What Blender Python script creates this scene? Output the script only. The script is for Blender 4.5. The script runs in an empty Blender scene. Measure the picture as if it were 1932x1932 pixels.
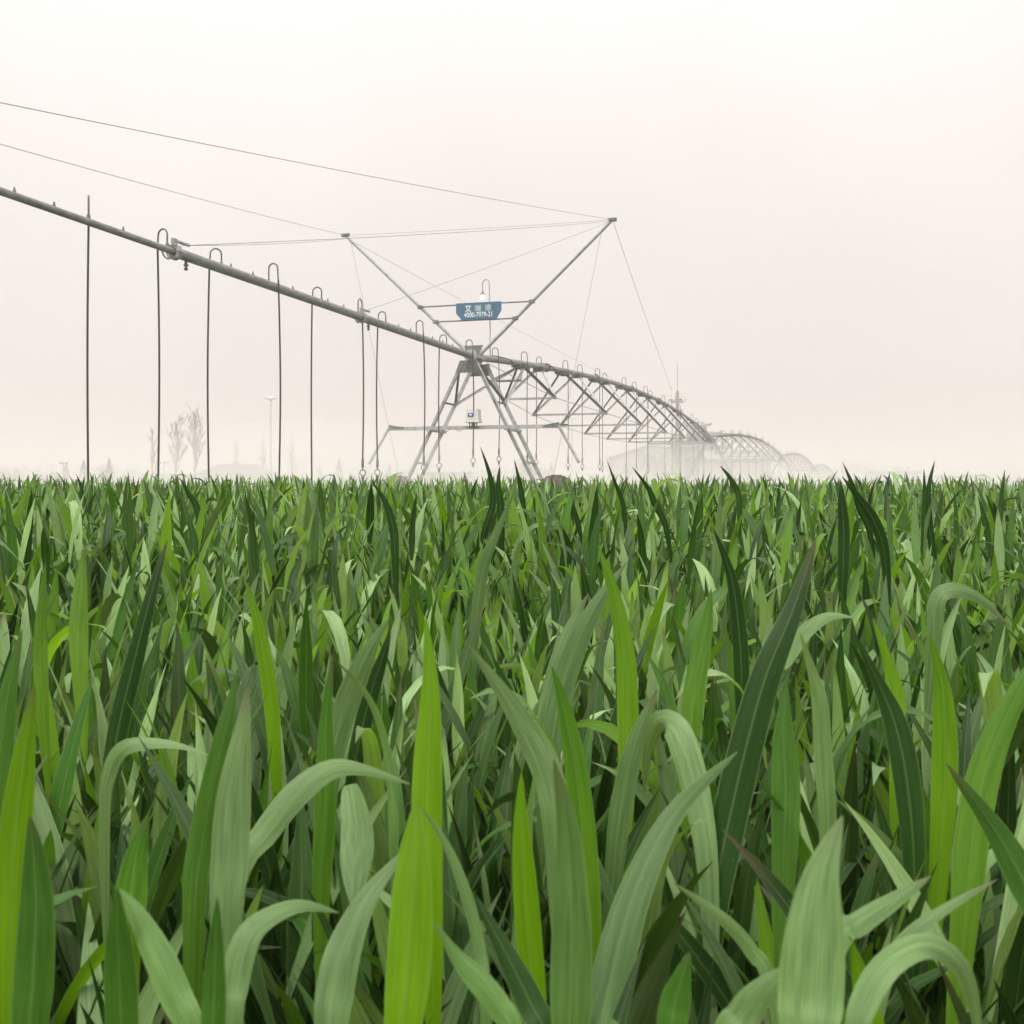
import bpy, math, random
import numpy as np
from mathutils import Vector, Matrix

random.seed(7)
RNG = np.random.default_rng(11)
SC = bpy.context.scene
COL = SC.collection
UP = Vector((0, 0, 1))
EYE = 0.75                     # camera height above the soil
FPX, CX, HY = 2070.0, 966.0, 915.0   # focal length, centre and horizon, in 1932-wide pixels


def at(x, y, d):
    """point at distance d along the view axis"""
    return Vector(((x - CX) / FPX * d, d, EYE + (HY - y) / FPX * d))


# ------------------------------------------------------------------ materials
def mat(name):
    m = bpy.data.materials.new(name)
    m.use_nodes = True
    nt = m.node_tree
    for n in list(nt.nodes):
        nt.nodes.remove(n)
    return m, nt


def N(nt, t, **kw):
    n = nt.nodes.new(t)
    for k, v in kw.items():
        if k in n.inputs.keys() if hasattr(n.inputs, 'keys') else False:
            n.inputs[k].default_value = v
        else:
            setattr(n, k, v)
    return n


def surf(name, c1, c2, scale=8.0, rough=0.6, metal=0.0, bump=0.0, spec=0.5, stretch=(1, 1, 1), detail=6.0, c3=None):
    """two (or three) tones broken up by noise, with a little bump and roughness variation"""
    m, nt = mat(name)
    out = N(nt, 'ShaderNodeOutputMaterial')
    bs = N(nt, 'ShaderNodeBsdfPrincipled')
    tc = N(nt, 'ShaderNodeTexCoord')
    mp = N(nt, 'ShaderNodeMapping')
    mp.inputs['Scale'].default_value = stretch
    nz = N(nt, 'ShaderNodeTexNoise')
    nz.inputs['Scale'].default_value = scale
    nz.inputs['Detail'].default_value = detail
    nz.inputs['Roughness'].default_value = 0.62
    rp = N(nt, 'ShaderNodeValToRGB')
    rp.color_ramp.elements[0].position = 0.3
    rp.color_ramp.elements[0].color = (*c1, 1)
    rp.color_ramp.elements[1].position = 0.7
    rp.color_ramp.elements[1].color = (*c2, 1)
    if c3:
        e = rp.color_ramp.elements.new(0.5)
        e.color = (*c3, 1)
    nt.links.new(tc.outputs['Object'], mp.inputs['Vector'])
    nt.links.new(mp.outputs['Vector'], nz.inputs['Vector'])
    nt.links.new(nz.outputs['Fac'], rp.inputs['Fac'])
    nt.links.new(rp.outputs['Color'], bs.inputs['Base Color'])
    rr = N(nt, 'ShaderNodeMapRange')
    rr.inputs['To Min'].default_value = max(0.05, rough - 0.12)
    rr.inputs['To Max'].default_value = min(1.0, rough + 0.12)
    nt.links.new(nz.outputs['Fac'], rr.inputs['Value'])
    nt.links.new(rr.outputs['Result'], bs.inputs['Roughness'])
    bs.inputs['Metallic'].default_value = metal
    bs.inputs['Specular IOR Level'].default_value = spec
    if bump:
        bp = N(nt, 'ShaderNodeBump')
        bp.inputs['Strength'].default_value = bump
        bp.inputs['Distance'].default_value = 0.02
        nt.links.new(nz.outputs['Fac'], bp.inputs['Height'])
        nt.links.new(bp.outputs['Normal'], bs.inputs['Normal'])
    nt.links.new(bs.outputs['BSDF'], out.inputs['Surface'])
    return m


def leaf_material(name, far=False):
    m, nt = mat(name)
    L = nt.links.new
    out = N(nt, 'ShaderNodeOutputMaterial')
    bs = N(nt, 'ShaderNodeBsdfPrincipled')
    tr = N(nt, 'ShaderNodeBsdfTranslucent')
    mix = N(nt, 'ShaderNodeMixShader')
    at_ = N(nt, 'ShaderNodeAttribute', attribute_name='leaf_tint')
    wx = N(nt, 'ShaderNodeAttribute', attribute_name='leaf_wax_sheen')
    dr = N(nt, 'ShaderNodeAttribute', attribute_name='leaf_dry')
    rp = N(nt, 'ShaderNodeValToRGB')
    cr = rp.color_ramp
    cr.elements[0].position = 0.0
    cr.elements[0].color = (0.008, 0.032, 0.003, 1)
    cr.elements[1].position = 1.0
    cr.elements[1].color = (0.135, 0.285, 0.004, 1)
    for p, c in ((0.3, (0.014, 0.057, 0.005)), (0.6, (0.038, 0.126, 0.008)), (0.82, (0.100, 0.220, 0.005))):
        e = cr.elements.new(p)
        e.color = (*c, 1)
    tv = N(nt, 'ShaderNodeMath', operation='MULTIPLY_ADD')
    tv.inputs[1].default_value = 0.34
    uvs = N(nt, 'ShaderNodeUVMap', uv_map='UVMap')
    sy = N(nt, 'ShaderNodeSeparateXYZ')
    L(uvs.outputs['UV'], sy.inputs['Vector'])
    al = N(nt, 'ShaderNodeMath', operation='MULTIPLY_ADD')
    al.inputs[1].default_value = -0.22
    al.inputs[2].default_value = 0.08
    L(sy.outputs['Y'], al.inputs[0])
    a2 = N(nt, 'ShaderNodeMath', operation='ADD')
    L(al.outputs[0], a2.inputs[0])
    L(at_.outputs['Fac'], a2.inputs[1])
    L(a2.outputs[0], tv.inputs[2])
    L(tv.outputs[0], rp.inputs['Fac'])
    # waxy bloom: pale blue-green film in streaks, the leaf's sheen partly painted into its colour
    tc = N(nt, 'ShaderNodeUVMap', uv_map='UVMap')
    mp = N(nt, 'ShaderNodeMapping')
    mp.inputs['Scale'].default_value = (5.0, 2.2, 1)
    nz = N(nt, 'ShaderNodeTexNoise')
    nz.inputs['Scale'].default_value = 2.0
    nz.inputs['Detail'].default_value = 4
    L(tc.outputs['UV'], mp.inputs['Vector'])
    gm = N(nt, 'ShaderNodeNewGeometry')
    addv = N(nt, 'ShaderNodeVectorMath', operation='ADD')
    L(mp.outputs['Vector'], addv.inputs[0])
    oi = N(nt, 'ShaderNodeObjectInfo')
    cmb = N(nt, 'ShaderNodeCombineXYZ')
    sc_ = N(nt, 'ShaderNodeMath', operation='MULTIPLY')
    sc_.inputs[1].default_value = 37.0
    L(at_.outputs['Fac'], sc_.inputs[0])
    L(sc_.outputs[0], cmb.inputs['X'])
    L(oi.outputs['Random'], cmb.inputs['Z'])
    L(cmb.outputs['Vector'], addv.inputs[1])
    L(addv.outputs['Vector'], nz.inputs['Vector'])
    ns = N(nt, 'ShaderNodeMath', operation='SUBTRACT')
    ns.inputs[1].default_value = 0.5
    L(nz.outputs['Fac'], ns.inputs[0])
    L(ns.outputs[0], tv.inputs[0])
    wm = N(nt, 'ShaderNodeMath', operation='MULTIPLY')
    nr = N(nt, 'ShaderNodeMapRange')
    nr.inputs['From Min'].default_value = 0.3
    nr.inputs['From Max'].default_value = 0.7
    nr.inputs['To Min'].default_value = 0.65
    nr.inputs['To Max'].default_value = 1.15
    L(nz.outputs['Fac'], nr.inputs['Value'])
    L(wx.outputs['Fac'], wm.inputs[0])
    L(nr.outputs['Result'], wm.inputs[1])
    mw = N(nt, 'ShaderNodeMix', data_type='RGBA')
    mw.inputs['B'].default_value = (0.310, 0.470, 0.205, 1)
    L(wm.outputs[0], mw.inputs['Factor'])
    L(rp.outputs['Color'], mw.inputs['A'])
    # parallel veins: fine dark and light lines along the blade, pale midrib and margin
    sx = N(nt, 'ShaderNodeSeparateXYZ')
    L(tc.outputs['UV'], sx.inputs['Vector'])
    vs = N(nt, 'ShaderNodeMath', operation='MULTIPLY')
    vs.inputs[1].default_value = 95.0
    L(sx.outputs['X'], vs.inputs[0])
    sn = N(nt, 'ShaderNodeMath', operation='SINE')
    L(vs.outputs[0], sn.inputs[0])
    vn = N(nt, 'ShaderNodeTexNoise')
    vn.inputs['Scale'].default_value = 1.0
    vn.inputs['Detail'].default_value = 3
    vmp = N(nt, 'ShaderNodeMapping')
    vmp.inputs['Scale'].default_value = (9.0, 3.0, 1)
    L(tc.outputs['UV'], vmp.inputs['Vector'])
    va = N(nt, 'ShaderNodeVectorMath', operation='ADD')
    L(vmp.outputs['Vector'], va.inputs[0])
    L(cmb.outputs['Vector'], va.inputs[1])
    L(va.outputs['Vector'], vn.inputs['Vector'])
    vv = N(nt, 'ShaderNodeMath', operation='MULTIPLY_ADD')
    vv.inputs[1].default_value = 0.13
    vv.inputs[2].default_value = 0.82
    L(sn.outputs[0], vv.inputs[0])
    v2 = N(nt, 'ShaderNodeMath', operation='MULTIPLY_ADD')
    v2.inputs[1].default_value = 0.36
    L(vn.outputs['Fac'], v2.inputs[0])
    L(vv.outputs[0], v2.inputs[2])
    ml = N(nt, 'ShaderNodeMix', data_type='RGBA', blend_type='MULTIPLY')
    ml.inputs['Factor'].default_value = 1.0
    L(mw.outputs['Result'], ml.inputs['A'])
    L(v2.outputs[0], ml.inputs['B'])
    ce = N(nt, 'ShaderNodeMath', operation='SUBTRACT')
    ce.inputs[1].default_value = 0.5
    L(sx.outputs['X'], ce.inputs[0])
    ab = N(nt, 'ShaderNodeMath', operation='ABSOLUTE')
    L(ce.outputs[0], ab.inputs[0])
    mr = N(nt, 'ShaderNodeMapRange')
    mr.inputs['From Min'].default_value = 0.455
    mr.inputs['From Max'].default_value = 0.495
    mr.inputs['To Max'].default_value = 0.5
    L(ab.outputs[0], mr.inputs['Value'])
    md = N(nt, 'ShaderNodeMapRange')
    md.inputs['From Min'].default_value = 0.045
    md.inputs['From Max'].default_value = 0.015
    md.inputs['To Max'].default_value = 0.30
    L(ab.outputs[0], md.inputs['Value'])
    mx = N(nt, 'ShaderNodeMath', operation='MAXIMUM')
    L(mr.outputs['Result'], mx.inputs[0])
    L(md.outputs['Result'], mx.inputs[1])
    me = N(nt, 'ShaderNodeMix', data_type='RGBA')
    me.inputs['B'].default_value = (0.17, 0.26, 0.09, 1)
    L(mx.outputs[0], me.inputs['Factor'])
    L(ml.outputs['Result'], me.inputs['A'])
    fl = N(nt, 'ShaderNodeTexNoise')
    fl.inputs['Scale'].default_value = 1.0
    fl.inputs['Detail'].default_value = 2
    fmp = N(nt, 'ShaderNodeMapping')
    fmp.inputs['Scale'].default_value = (16.0, 60.0, 1)
    L(tc.outputs['UV'], fmp.inputs['Vector'])
    fa = N(nt, 'ShaderNodeVectorMath', operation='ADD')
    L(fmp.outputs['Vector'], fa.inputs[0])
    L(cmb.outputs['Vector'], fa.inputs[1])
    L(fa.outputs['Vector'], fl.inputs['Vector'])
    fr = N(nt, 'ShaderNodeMapRange')
    fr.inputs['From Min'].default_value = 0.70
    fr.inputs['From Max'].default_value = 0.78
    fr.inputs['To Max'].default_value = 0.55
    L(fl.outputs['Fac'], fr.inputs['Value'])
    mf = N(nt, 'ShaderNodeMix', data_type='RGBA')
    mf.inputs['B'].default_value = (0.24, 0.27, 0.13, 1)
    L(fr.outputs['Result'], mf.inputs['Factor'])
    L(me.outputs['Result'], mf.inputs['A'])
    # dry tip
    tip = N(nt, 'ShaderNodeMapRange')
    tip.inputs['From Min'].default_value = 0.84
    tip.inputs['From Max'].default_value = 1.0
    L(sx.outputs['Y'], tip.inputs['Value'])
    td = N(nt, 'ShaderNodeMath', operation='MULTIPLY')
    L(tip.outputs['Result'], td.inputs[0])
    L(dr.outputs['Fac'], td.inputs[1])
    mt = N(nt, 'ShaderNodeMix', data_type='RGBA')
    mt.inputs['B'].default_value = (0.10, 0.075, 0.045, 1)
    L(td.outputs[0], mt.inputs['Factor'])
    L(mf.outputs['Result'], mt.inputs['A'])
    L(mt.outputs['Result'], bs.inputs['Base Color'])
    bs.inputs['Roughness'].default_value = 0.40
    bs.inputs['Specular IOR Level'].default_value = 0.16
    bp = N(nt, 'ShaderNodeBump')
    bp.inputs['Strength'].default_value = 0.25
    bp.inputs['Distance'].default_value = 0.0006
    L(v2.outputs[0], bp.inputs['Height'])
    L(bp.outputs['Normal'], bs.inputs['Normal'])
    # light passing through the blade comes out yellower
    hs = N(nt, 'ShaderNodeMix', data_type='RGBA', blend_type='MULTIPLY')
    hs.inputs['Factor'].default_value = 1.0
    hs.inputs['B'].default_value = (1.9, 2.0, 0.4, 1)
    L(mt.outputs['Result'], hs.inputs['A'])
    L(hs.outputs['Result'], tr.inputs['Color'])
    tf = N(nt, 'ShaderNodeMath', operation='MULTIPLY_ADD')
    tf.inputs[1].default_value = 0.27
    tf.inputs[2].default_value = 0.07
    L(at_.outputs['Fac'], tf.inputs[0])
    L(tf.outputs[0], mix.inputs['Fac'])
    L(bs.outputs['BSDF'], mix.inputs[1])
    L(tr.outputs['BSDF'], mix.inputs[2])
    L(mix.outputs['Shader'], out.inputs['Surface'])
    return m


def volume_material(name, color, density, aniso=0.15):
    m, nt = mat(name)
    out = N(nt, 'ShaderNodeOutputMaterial')
    v = N(nt, 'ShaderNodeVolumePrincipled')
    v.inputs['Color'].default_value = (*color, 1)
    v.inputs['Density'].default_value = density
    v.inputs['Anisotropy'].default_value = aniso
    nt.links.new(v.outputs['Volume'], out.inputs['Volume'])
    return m


M = {}
M['leaf'] = leaf_material('wheat_leaf')
M['stem'] = surf('wheat_stem', (0.022, 0.05, 0.010), (0.055, 0.09, 0.028), 30, 0.5, stretch=(1, 1, 0.15))
M['soil'] = surf('soil', (0.030, 0.022, 0.014), (0.075, 0.056, 0.038), 14, 0.95, bump=0.6, c3=(0.05, 0.037, 0.024))
M['canopy'] = surf('far_crop', (0.014, 0.036, 0.008), (0.045, 0.090, 0.022), 9, 0.7, bump=0.5, detail=9)
M['zinc'] = surf('galvanised_steel', (0.20, 0.21, 0.21), (0.44, 0.45, 0.45), 9, 0.5, metal=0.15, bump=0.05, c3=(0.34, 0.35, 0.35))
M['pipe'] = surf('galvanised_pipe', (0.115, 0.120, 0.115), (0.30, 0.305, 0.29), 6, 0.5, metal=0.15, bump=0.06, c3=(0.21, 0.215, 0.205), stretch=(1, 1, 3))
M['zinc_dark'] = surf('dark_steel', (0.085, 0.088, 0.088), (0.20, 0.205, 0.205), 10, 0.6, metal=0.3)  # darker tone of the same steel
M['shade_dark_steel'] = surf('shaded_steel', (0.028, 0.028, 0.027), (0.06, 0.06, 0.058), 10, 0.6)  # steel taken near black: the shadow under the pipe is put into the colour
M['cable'] = surf('cable_steel', (0.36, 0.355, 0.35), (0.48, 0.47, 0.46), 20, 0.5, metal=0.2)
M['hose'] = surf('black_hose', (0.012, 0.012, 0.012), (0.030, 0.029, 0.028), 12, 0.45)
M['hose_grey'] = surf('grey_fitting', (0.16, 0.155, 0.15), (0.27, 0.265, 0.25), 12, 0.45)
M['cream'] = surf('cream_plastic', (0.60, 0.585, 0.54), (0.70, 0.69, 0.65), 6, 0.45)
M['bulb'] = surf('lamp_bulb', (0.8, 0.8, 0.78), (0.85, 0.85, 0.83), 6, 0.2)
for n_ in M['bulb'].node_tree.nodes:
    if n_.type == 'BSDF_PRINCIPLED':
        n_.inputs['Emission Color'].default_value = (1, .97, .92, 1)
        n_.inputs['Emission Strength'].default_value = 0.8
M['white'] = surf('white_plastic', (0.74, 0.74, 0.72), (0.82, 0.82, 0.80), 6, 0.35)
M['sign_blue'] = surf('sign_blue', (0.020, 0.095, 0.175), (0.030, 0.125, 0.215), 5, 0.5)
M['label_blue'] = surf('label_blue', (0.015, 0.065, 0.24), (0.03, 0.10, 0.33), 5, 0.4)
M['sign_white'] = surf('sign_white', (0.58, 0.66, 0.70), (0.70, 0.76, 0.78), 9, 0.5)
M['sign_green'] = surf('sign_green', (0.008, 0.13, 0.12), (0.014, 0.18, 0.15), 9, 0.5)
M['mud'] = surf('muddy_rubber', (0.075, 0.060, 0.048), (0.20, 0.165, 0.135), 9, 0.95, bump=0.8, c3=(0.125, 0.100, 0.082))
M['rim'] = surf('wheel_rim', (0.20, 0.19, 0.17), (0.34, 0.33, 0.30), 7, 0.65)
M['bark'] = surf('tree_bark', (0.055, 0.047, 0.038), (0.12, 0.105, 0.085), 12, 0.9, bump=0.5)
M['needle'] = surf('evergreen', (0.020, 0.045, 0.022), (0.050, 0.090, 0.040), 2.5, 0.8)
M['bushleaf'] = surf('shrub_leaf', (0.035, 0.06, 0.025), (0.085, 0.12, 0.05), 2.5, 0.8)
M['bud'] = surf('spring_bud', (0.10, 0.085, 0.05), (0.17, 0.15, 0.09), 3, 0.8)
M['wall'] = surf('render_wall', (0.36, 0.35, 0.33), (0.47, 0.46, 0.44), 0.7, 0.9)
M['wall_grey'] = surf('concrete_wall', (0.24, 0.24, 0.235), (0.34, 0.335, 0.325), 0.9, 0.9)
M['roof'] = surf('sheet_roof', (0.16, 0.175, 0.185), (0.25, 0.265, 0.275), 1.5, 0.6, stretch=(1, 6, 1))
M['tile'] = surf('grey_tile', (0.10, 0.105, 0.105), (0.19, 0.195, 0.19), 2.5, 0.8, stretch=(8, 1, 1))
M['glass'] = surf('dark_window', (0.02, 0.025, 0.03), (0.05, 0.06, 0.065), 1.2, 0.15)
M['mast'] = surf('painted_mast', (0.30, 0.31, 0.31), (0.42, 0.43, 0.43), 3, 0.55)


# ------------------------------------------------------------------ mesh building
class MB:
    def __init__(self):
        self.v, self.f = [], []

    def add(self, vs, fs):
        o = len(self.v)
        self.v += [tuple(p) for p in vs]
        self.f += [tuple(i + o for i in f) for f in fs]
        return self

    def tube(self, p, q, r, n=8, r2=None):
        return self.path([p, q], r, n, r2)

    def path(self, pts, r, n=8, r2=None, closed=False, radii=None):
        pts = [Vector(p) for p in pts]
        k = len(pts)
        rings = []
        ref = None
        for i, p in enumerate(pts):
            if closed:
                t = pts[(i + 1) % k] - pts[i - 1]
            else:
                t = pts[min(i + 1, k - 1)] - pts[max(i - 1, 0)]
            if t.length < 1e-9:
                t = Vector((0, 0, 1))
            t.normalize()
            if ref is None:
                ref = Vector((0, 0, 1)) if abs(t.z) < 0.9 else Vector((1, 0, 0))
            a = ref - t * ref.dot(t)
            if a.length < 1e-6:
                a = t.orthogonal()
            a.normalize()
            ref = a
            b = t.cross(a)
            rr = radii[i] if radii else (r if r2 is None else r + (r2 - r) * i / (k - 1))
            rings.append([p + (a * math.cos(2 * math.pi * j / n) + b * math.sin(2 * math.pi * j / n)) * rr for j in range(n)])
        vs = [x for g in rings for x in g]
        fs = []
        for i in range(k if closed else k - 1):
            i2 = (i + 1) % k
            for j in range(n):
                j2 = (j + 1) % n
                fs.append((i * n + j, i * n + j2, i2 * n + j2, i2 * n + j))
        if not closed:
            fs.append(tuple(reversed(range(n))))
            fs.append(tuple((k - 1) * n + j for j in range(n)))
        return self.add(vs, fs)

    def box(self, c, ax, ay, az):
        """half axes ax, ay, az"""
        c, ax, ay, az = Vector(c), Vector(ax), Vector(ay), Vector(az)
        vs = [c + ax * i + ay * j + az * k for i in (-1, 1) for j in (-1, 1) for k in (-1, 1)]
        return self.add(vs, [(0, 1, 3, 2), (4, 6, 7, 5), (0, 4, 5, 1), (2, 3, 7, 6), (0, 2, 6, 4), (1, 5, 7, 3)])

    def cbox(self, x0, x1, y0, y1, z0, z1):
        return self.box(((x0 + x1) / 2, (y0 + y1) / 2, (z0 + z1) / 2), ((x1 - x0) / 2, 0, 0), (0, (y1 - y0) / 2, 0), (0, 0, (z1 - z0) / 2))

    def angle_iron(self, p, q, w, t=0.007, up=(0, 0, 1)):
        """L-section bar from p to q"""
        p, q = Vector(p), Vector(q)
        d = (q - p).normalized()
        u = Vector(up)
        a = u - d * u.dot(d)
        if a.length < 1e-4:
            a = d.orthogonal()
        a.normalize()
        b = d.cross(a)
        prof = [(0, 0), (w, 0), (w, t), (t, t), (t, w), (0, w)]
        vs = [e + a * (i - w / 2) + b * (j - w / 2) for e in (p, q) for i, j in prof]
        fs = [(i, (i + 1) % 6, 6 + (i + 1) % 6, 6 + i) for i in range(6)]
        fs += [(3, 2, 1, 0), (5, 4, 3, 0), (6, 7, 8, 9), (6, 9, 10, 11)]
        return self.add(vs, fs)

    def prism(self, poly, n):
        """flat polygon (list of points) pushed along n"""
        n = Vector(n)
        k = len(poly)
        vs = [Vector(p) for p in poly] + [Vector(p) + n for p in poly]
        fs = [tuple(reversed(range(k))), tuple(range(k, 2 * k))]
        fs += [(i, (i + 1) % k, k + (i + 1) % k, k + i) for i in range(k)]
        return self.add(vs, fs)

    def lathe(self, prof, c=(0, 0, 0), n=16, axis=None):
        """profile of (radius, height) turned about a vertical (or given) axis"""
        c = Vector(c)
        az = Vector(axis).normalized() if axis else Vector((0, 0, 1))
        ax = az.orthogonal().normalized()
        ay = az.cross(ax)
        vs, fs = [], []
        for r, h in prof:
            for j in range(n):
                t = 2 * math.pi * j / n
                vs.append(c + az * h + (ax * math.cos(t) + ay * math.sin(t)) * r)
        for i in range(len(prof) - 1):
            for j in range(n):
                j2 = (j + 1) % n
                fs.append((i * n + j, i * n + j2, (i + 1) * n + j2, (i + 1) * n + j))
        return self.add(vs, fs)

    def ball(self, c, r, n=12, sz=1.0):
        return self.lathe([(r * math.sin(math.pi * i / n) + 1e-5, -r * sz * math.cos(math.pi * i / n)) for i in range(n + 1)], c, n * 2)

    def build(self, name, m, parent=None, smooth=False, origin=None):
        o0 = Vector(origin) if origin is not None else (parent_origin(parent) if parent is not None else Vector((0, 0, 0)))
        me = bpy.data.meshes.new(name)
        me.from_pydata([tuple(Vector(p) - o0) for p in self.v], [], self.f)
        me.materials.append(m)
        if smooth:
            me.polygons.foreach_set('use_smooth', [True] * len(me.polygons))
            try:
                me.set_sharp_from_angle(angle=math.radians(40))
            except Exception:
                pass
        me.update()
        o = bpy.data.objects.new(name, me)
        COL.objects.link(o)
        if parent is not None:
            o.parent = parent
        elif origin is not None:
            o.location = o0
        return o


def parent_origin(p):
    v = Vector((0, 0, 0))
    while p is not None:
        v = v + p.location
        p = p.parent
    return v


def tag(o, label=None, cat=None, group=None, kind=None):
    if label:
        o['label'] = label
    if cat:
        o['category'] = cat
    if group:
        o['group'] = group
    if kind:
        o['kind'] = kind
    return o


def thing(name, loc, label, cat, group=None):
    o = bpy.data.objects.new(name, None)
    o.empty_display_size = 0.2
    COL.objects.link(o)
    o.location = loc
    return tag(o, label, cat, group)


def copy_tree(o, parent=None):
    c = o.copy()
    COL.objects.link(c)
    if parent is not None:
        c.parent = parent
    for ch in KIDS.get(o.name, []) or [x for x in o.children]:
        copy_tree(ch, c)
    return c


KIDS = {}


# ------------------------------------------------------------------ camera, light, sky
cam = bpy.data.cameras.new('camera')
cam.sensor_width = 36.0
cam.lens = 36.0 * FPX / 1932.0
cam.shift_y = -(966.0 - HY) / 1932.0
cam.clip_start = 0.02
cam.clip_end = 3000
cam.dof.use_dof = True
cam.dof.focus_distance = 4.5
cam.dof.aperture_fstop = 30.0
camo = bpy.data.objects.new('camera', cam)
camo.location = (0, 0, EYE)
camo.rotation_euler = (math.radians(90), 0, 0)
COL.objects.link(camo)
SC.camera = camo

SUN_EL, SUN_AZ = math.radians(58), math.radians(215)
w = bpy.data.worlds.new('World')
SC.world = w
w.use_nodes = True
nt = w.node_tree
for n in list(nt.nodes):
    nt.nodes.remove(n)
wo = N(nt, 'ShaderNodeOutputWorld')
bg = N(nt, 'ShaderNodeBackground')
sky = N(nt, 'ShaderNodeTexSky')
sky.sky_type = 'NISHITA'
sky.sun_disc = False
sky.sun_elevation = SUN_EL
sky.sun_rotation = SUN_AZ
sky.dust_density = 6.0
sky.air_density = 1.0
hsv = N(nt, 'ShaderNodeHueSaturation')
hsv.inputs['Saturation'].default_value = 0.10
nt.links.new(sky.outputs['Color'], hsv.inputs['Color'])
# the overcast deck: an even warm white veil over the clear sky
veil = N(nt, 'ShaderNodeMix', data_type='RGBA')
veil.inputs['Factor'].default_value = 0.72
veil.inputs['B'].default_value = (10.35, 9.60, 9.22, 1)
nt.links.new(hsv.outputs['Color'], veil.inputs['A'])
geo = N(nt, 'ShaderNodeTexCoord')
sxyz = N(nt, 'ShaderNodeSeparateXYZ')
nt.links.new(geo.outputs['Generated'], sxyz.inputs['Vector'])
zc = N(nt, 'ShaderNodeClamp')
nt.links.new(sxyz.outputs['Z'], zc.inputs['Value'])
z1 = N(nt, 'ShaderNodeMath', operation='MULTIPLY_ADD')
z1.inputs[1].default_value = 1.15
z1.inputs[2].default_value = 0.40
nt.links.new(zc.outputs['Result'], z1.inputs[0])
z2 = N(nt, 'ShaderNodeMath', operation='MULTIPLY_ADD')
z2.inputs[2].default_value = 0.725
nt.links.new(zc.outputs['Result'], z2.inputs[0])
nt.links.new(z1.outputs[0], z2.inputs[1])
ov_ = N(nt, 'ShaderNodeVectorMath', operation='SCALE')
# faint broad unevenness of the cloud deck
cn = N(nt, 'ShaderNodeTexNoise')
cn.inputs['Scale'].default_value = 2.6
cn.inputs['Detail'].default_value = 5
nt.links.new(geo.outputs['Generated'], cn.inputs['Vector'])
cr_ = N(nt, 'ShaderNodeMapRange')
cr_.inputs['From Min'].default_value = 0.3
cr_.inputs['From Max'].default_value = 0.7
cr_.inputs['To Min'].default_value = 0.95
cr_.inputs['To Max'].default_value = 1.05
nt.links.new(cn.outputs['Fac'], cr_.inputs['Value'])
cv = N(nt, 'ShaderNodeVectorMath', operation='SCALE')
nt.links.new(veil.outputs['Result'], cv.inputs[0])
nt.links.new(cr_.outputs['Result'], cv.inputs['Scale'])
nt.links.new(cv.outputs['Vector'], ov_.inputs[0])
nt.links.new(z2.outputs[0], ov_.inputs['Scale'])
nt.links.new(ov_.outputs['Vector'], bg.inputs['Color'])
bg.inputs['Strength'].default_value = 0.10
nt.links.new(bg.outputs['Background'], wo.inputs['Surface'])

sl = bpy.data.lights.new('sun', 'SUN')
sl.energy = 1.5
sl.angle = math.radians(25)
sl.color = (1.0, 0.95, 0.88)
slo = bpy.data.objects.new('sun', sl)
COL.objects.link(slo)
sd = Vector((math.sin(SUN_AZ) * math.cos(SUN_EL), math.cos(SUN_AZ) * math.cos(SUN_EL), math.sin(SUN_EL)))
slo.rotation_euler = sd.to_track_quat('Z', 'Y').to_euler()

SC.view_settings.view_transform = 'Standard'
SC.view_settings.look = 'None'
SC.view_settings.exposure = 0.33
SC.view_settings.gamma = 1.0
cy = SC.cycles
cy.max_bounces = 8
cy.diffuse_bounces = 1
cy.glossy_bounces = 3
cy.transmission_bounces = 2
cy.volume_bounces = 3
cy.transparent_max_bounces = 8
cy.use_denoising = True

# ------------------------------------------------------------------ ground and far crop
bm = MB()
xs = [-700, -200, -60, -20, -6, 0, 6, 20, 60, 200, 700]
ys = [-60, -10, 0, 3, 8, 20, 60, 200, 900]
bm.add([(x, y, 0) for y in ys for x in xs], [(j * 11 + i, j * 11 + i + 1, (j + 1) * 11 + i + 1, (j + 1) * 11 + i) for j in range(8) for i in range(10)])
tag(bm.build('ground', M['soil']), kind='structure')


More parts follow.
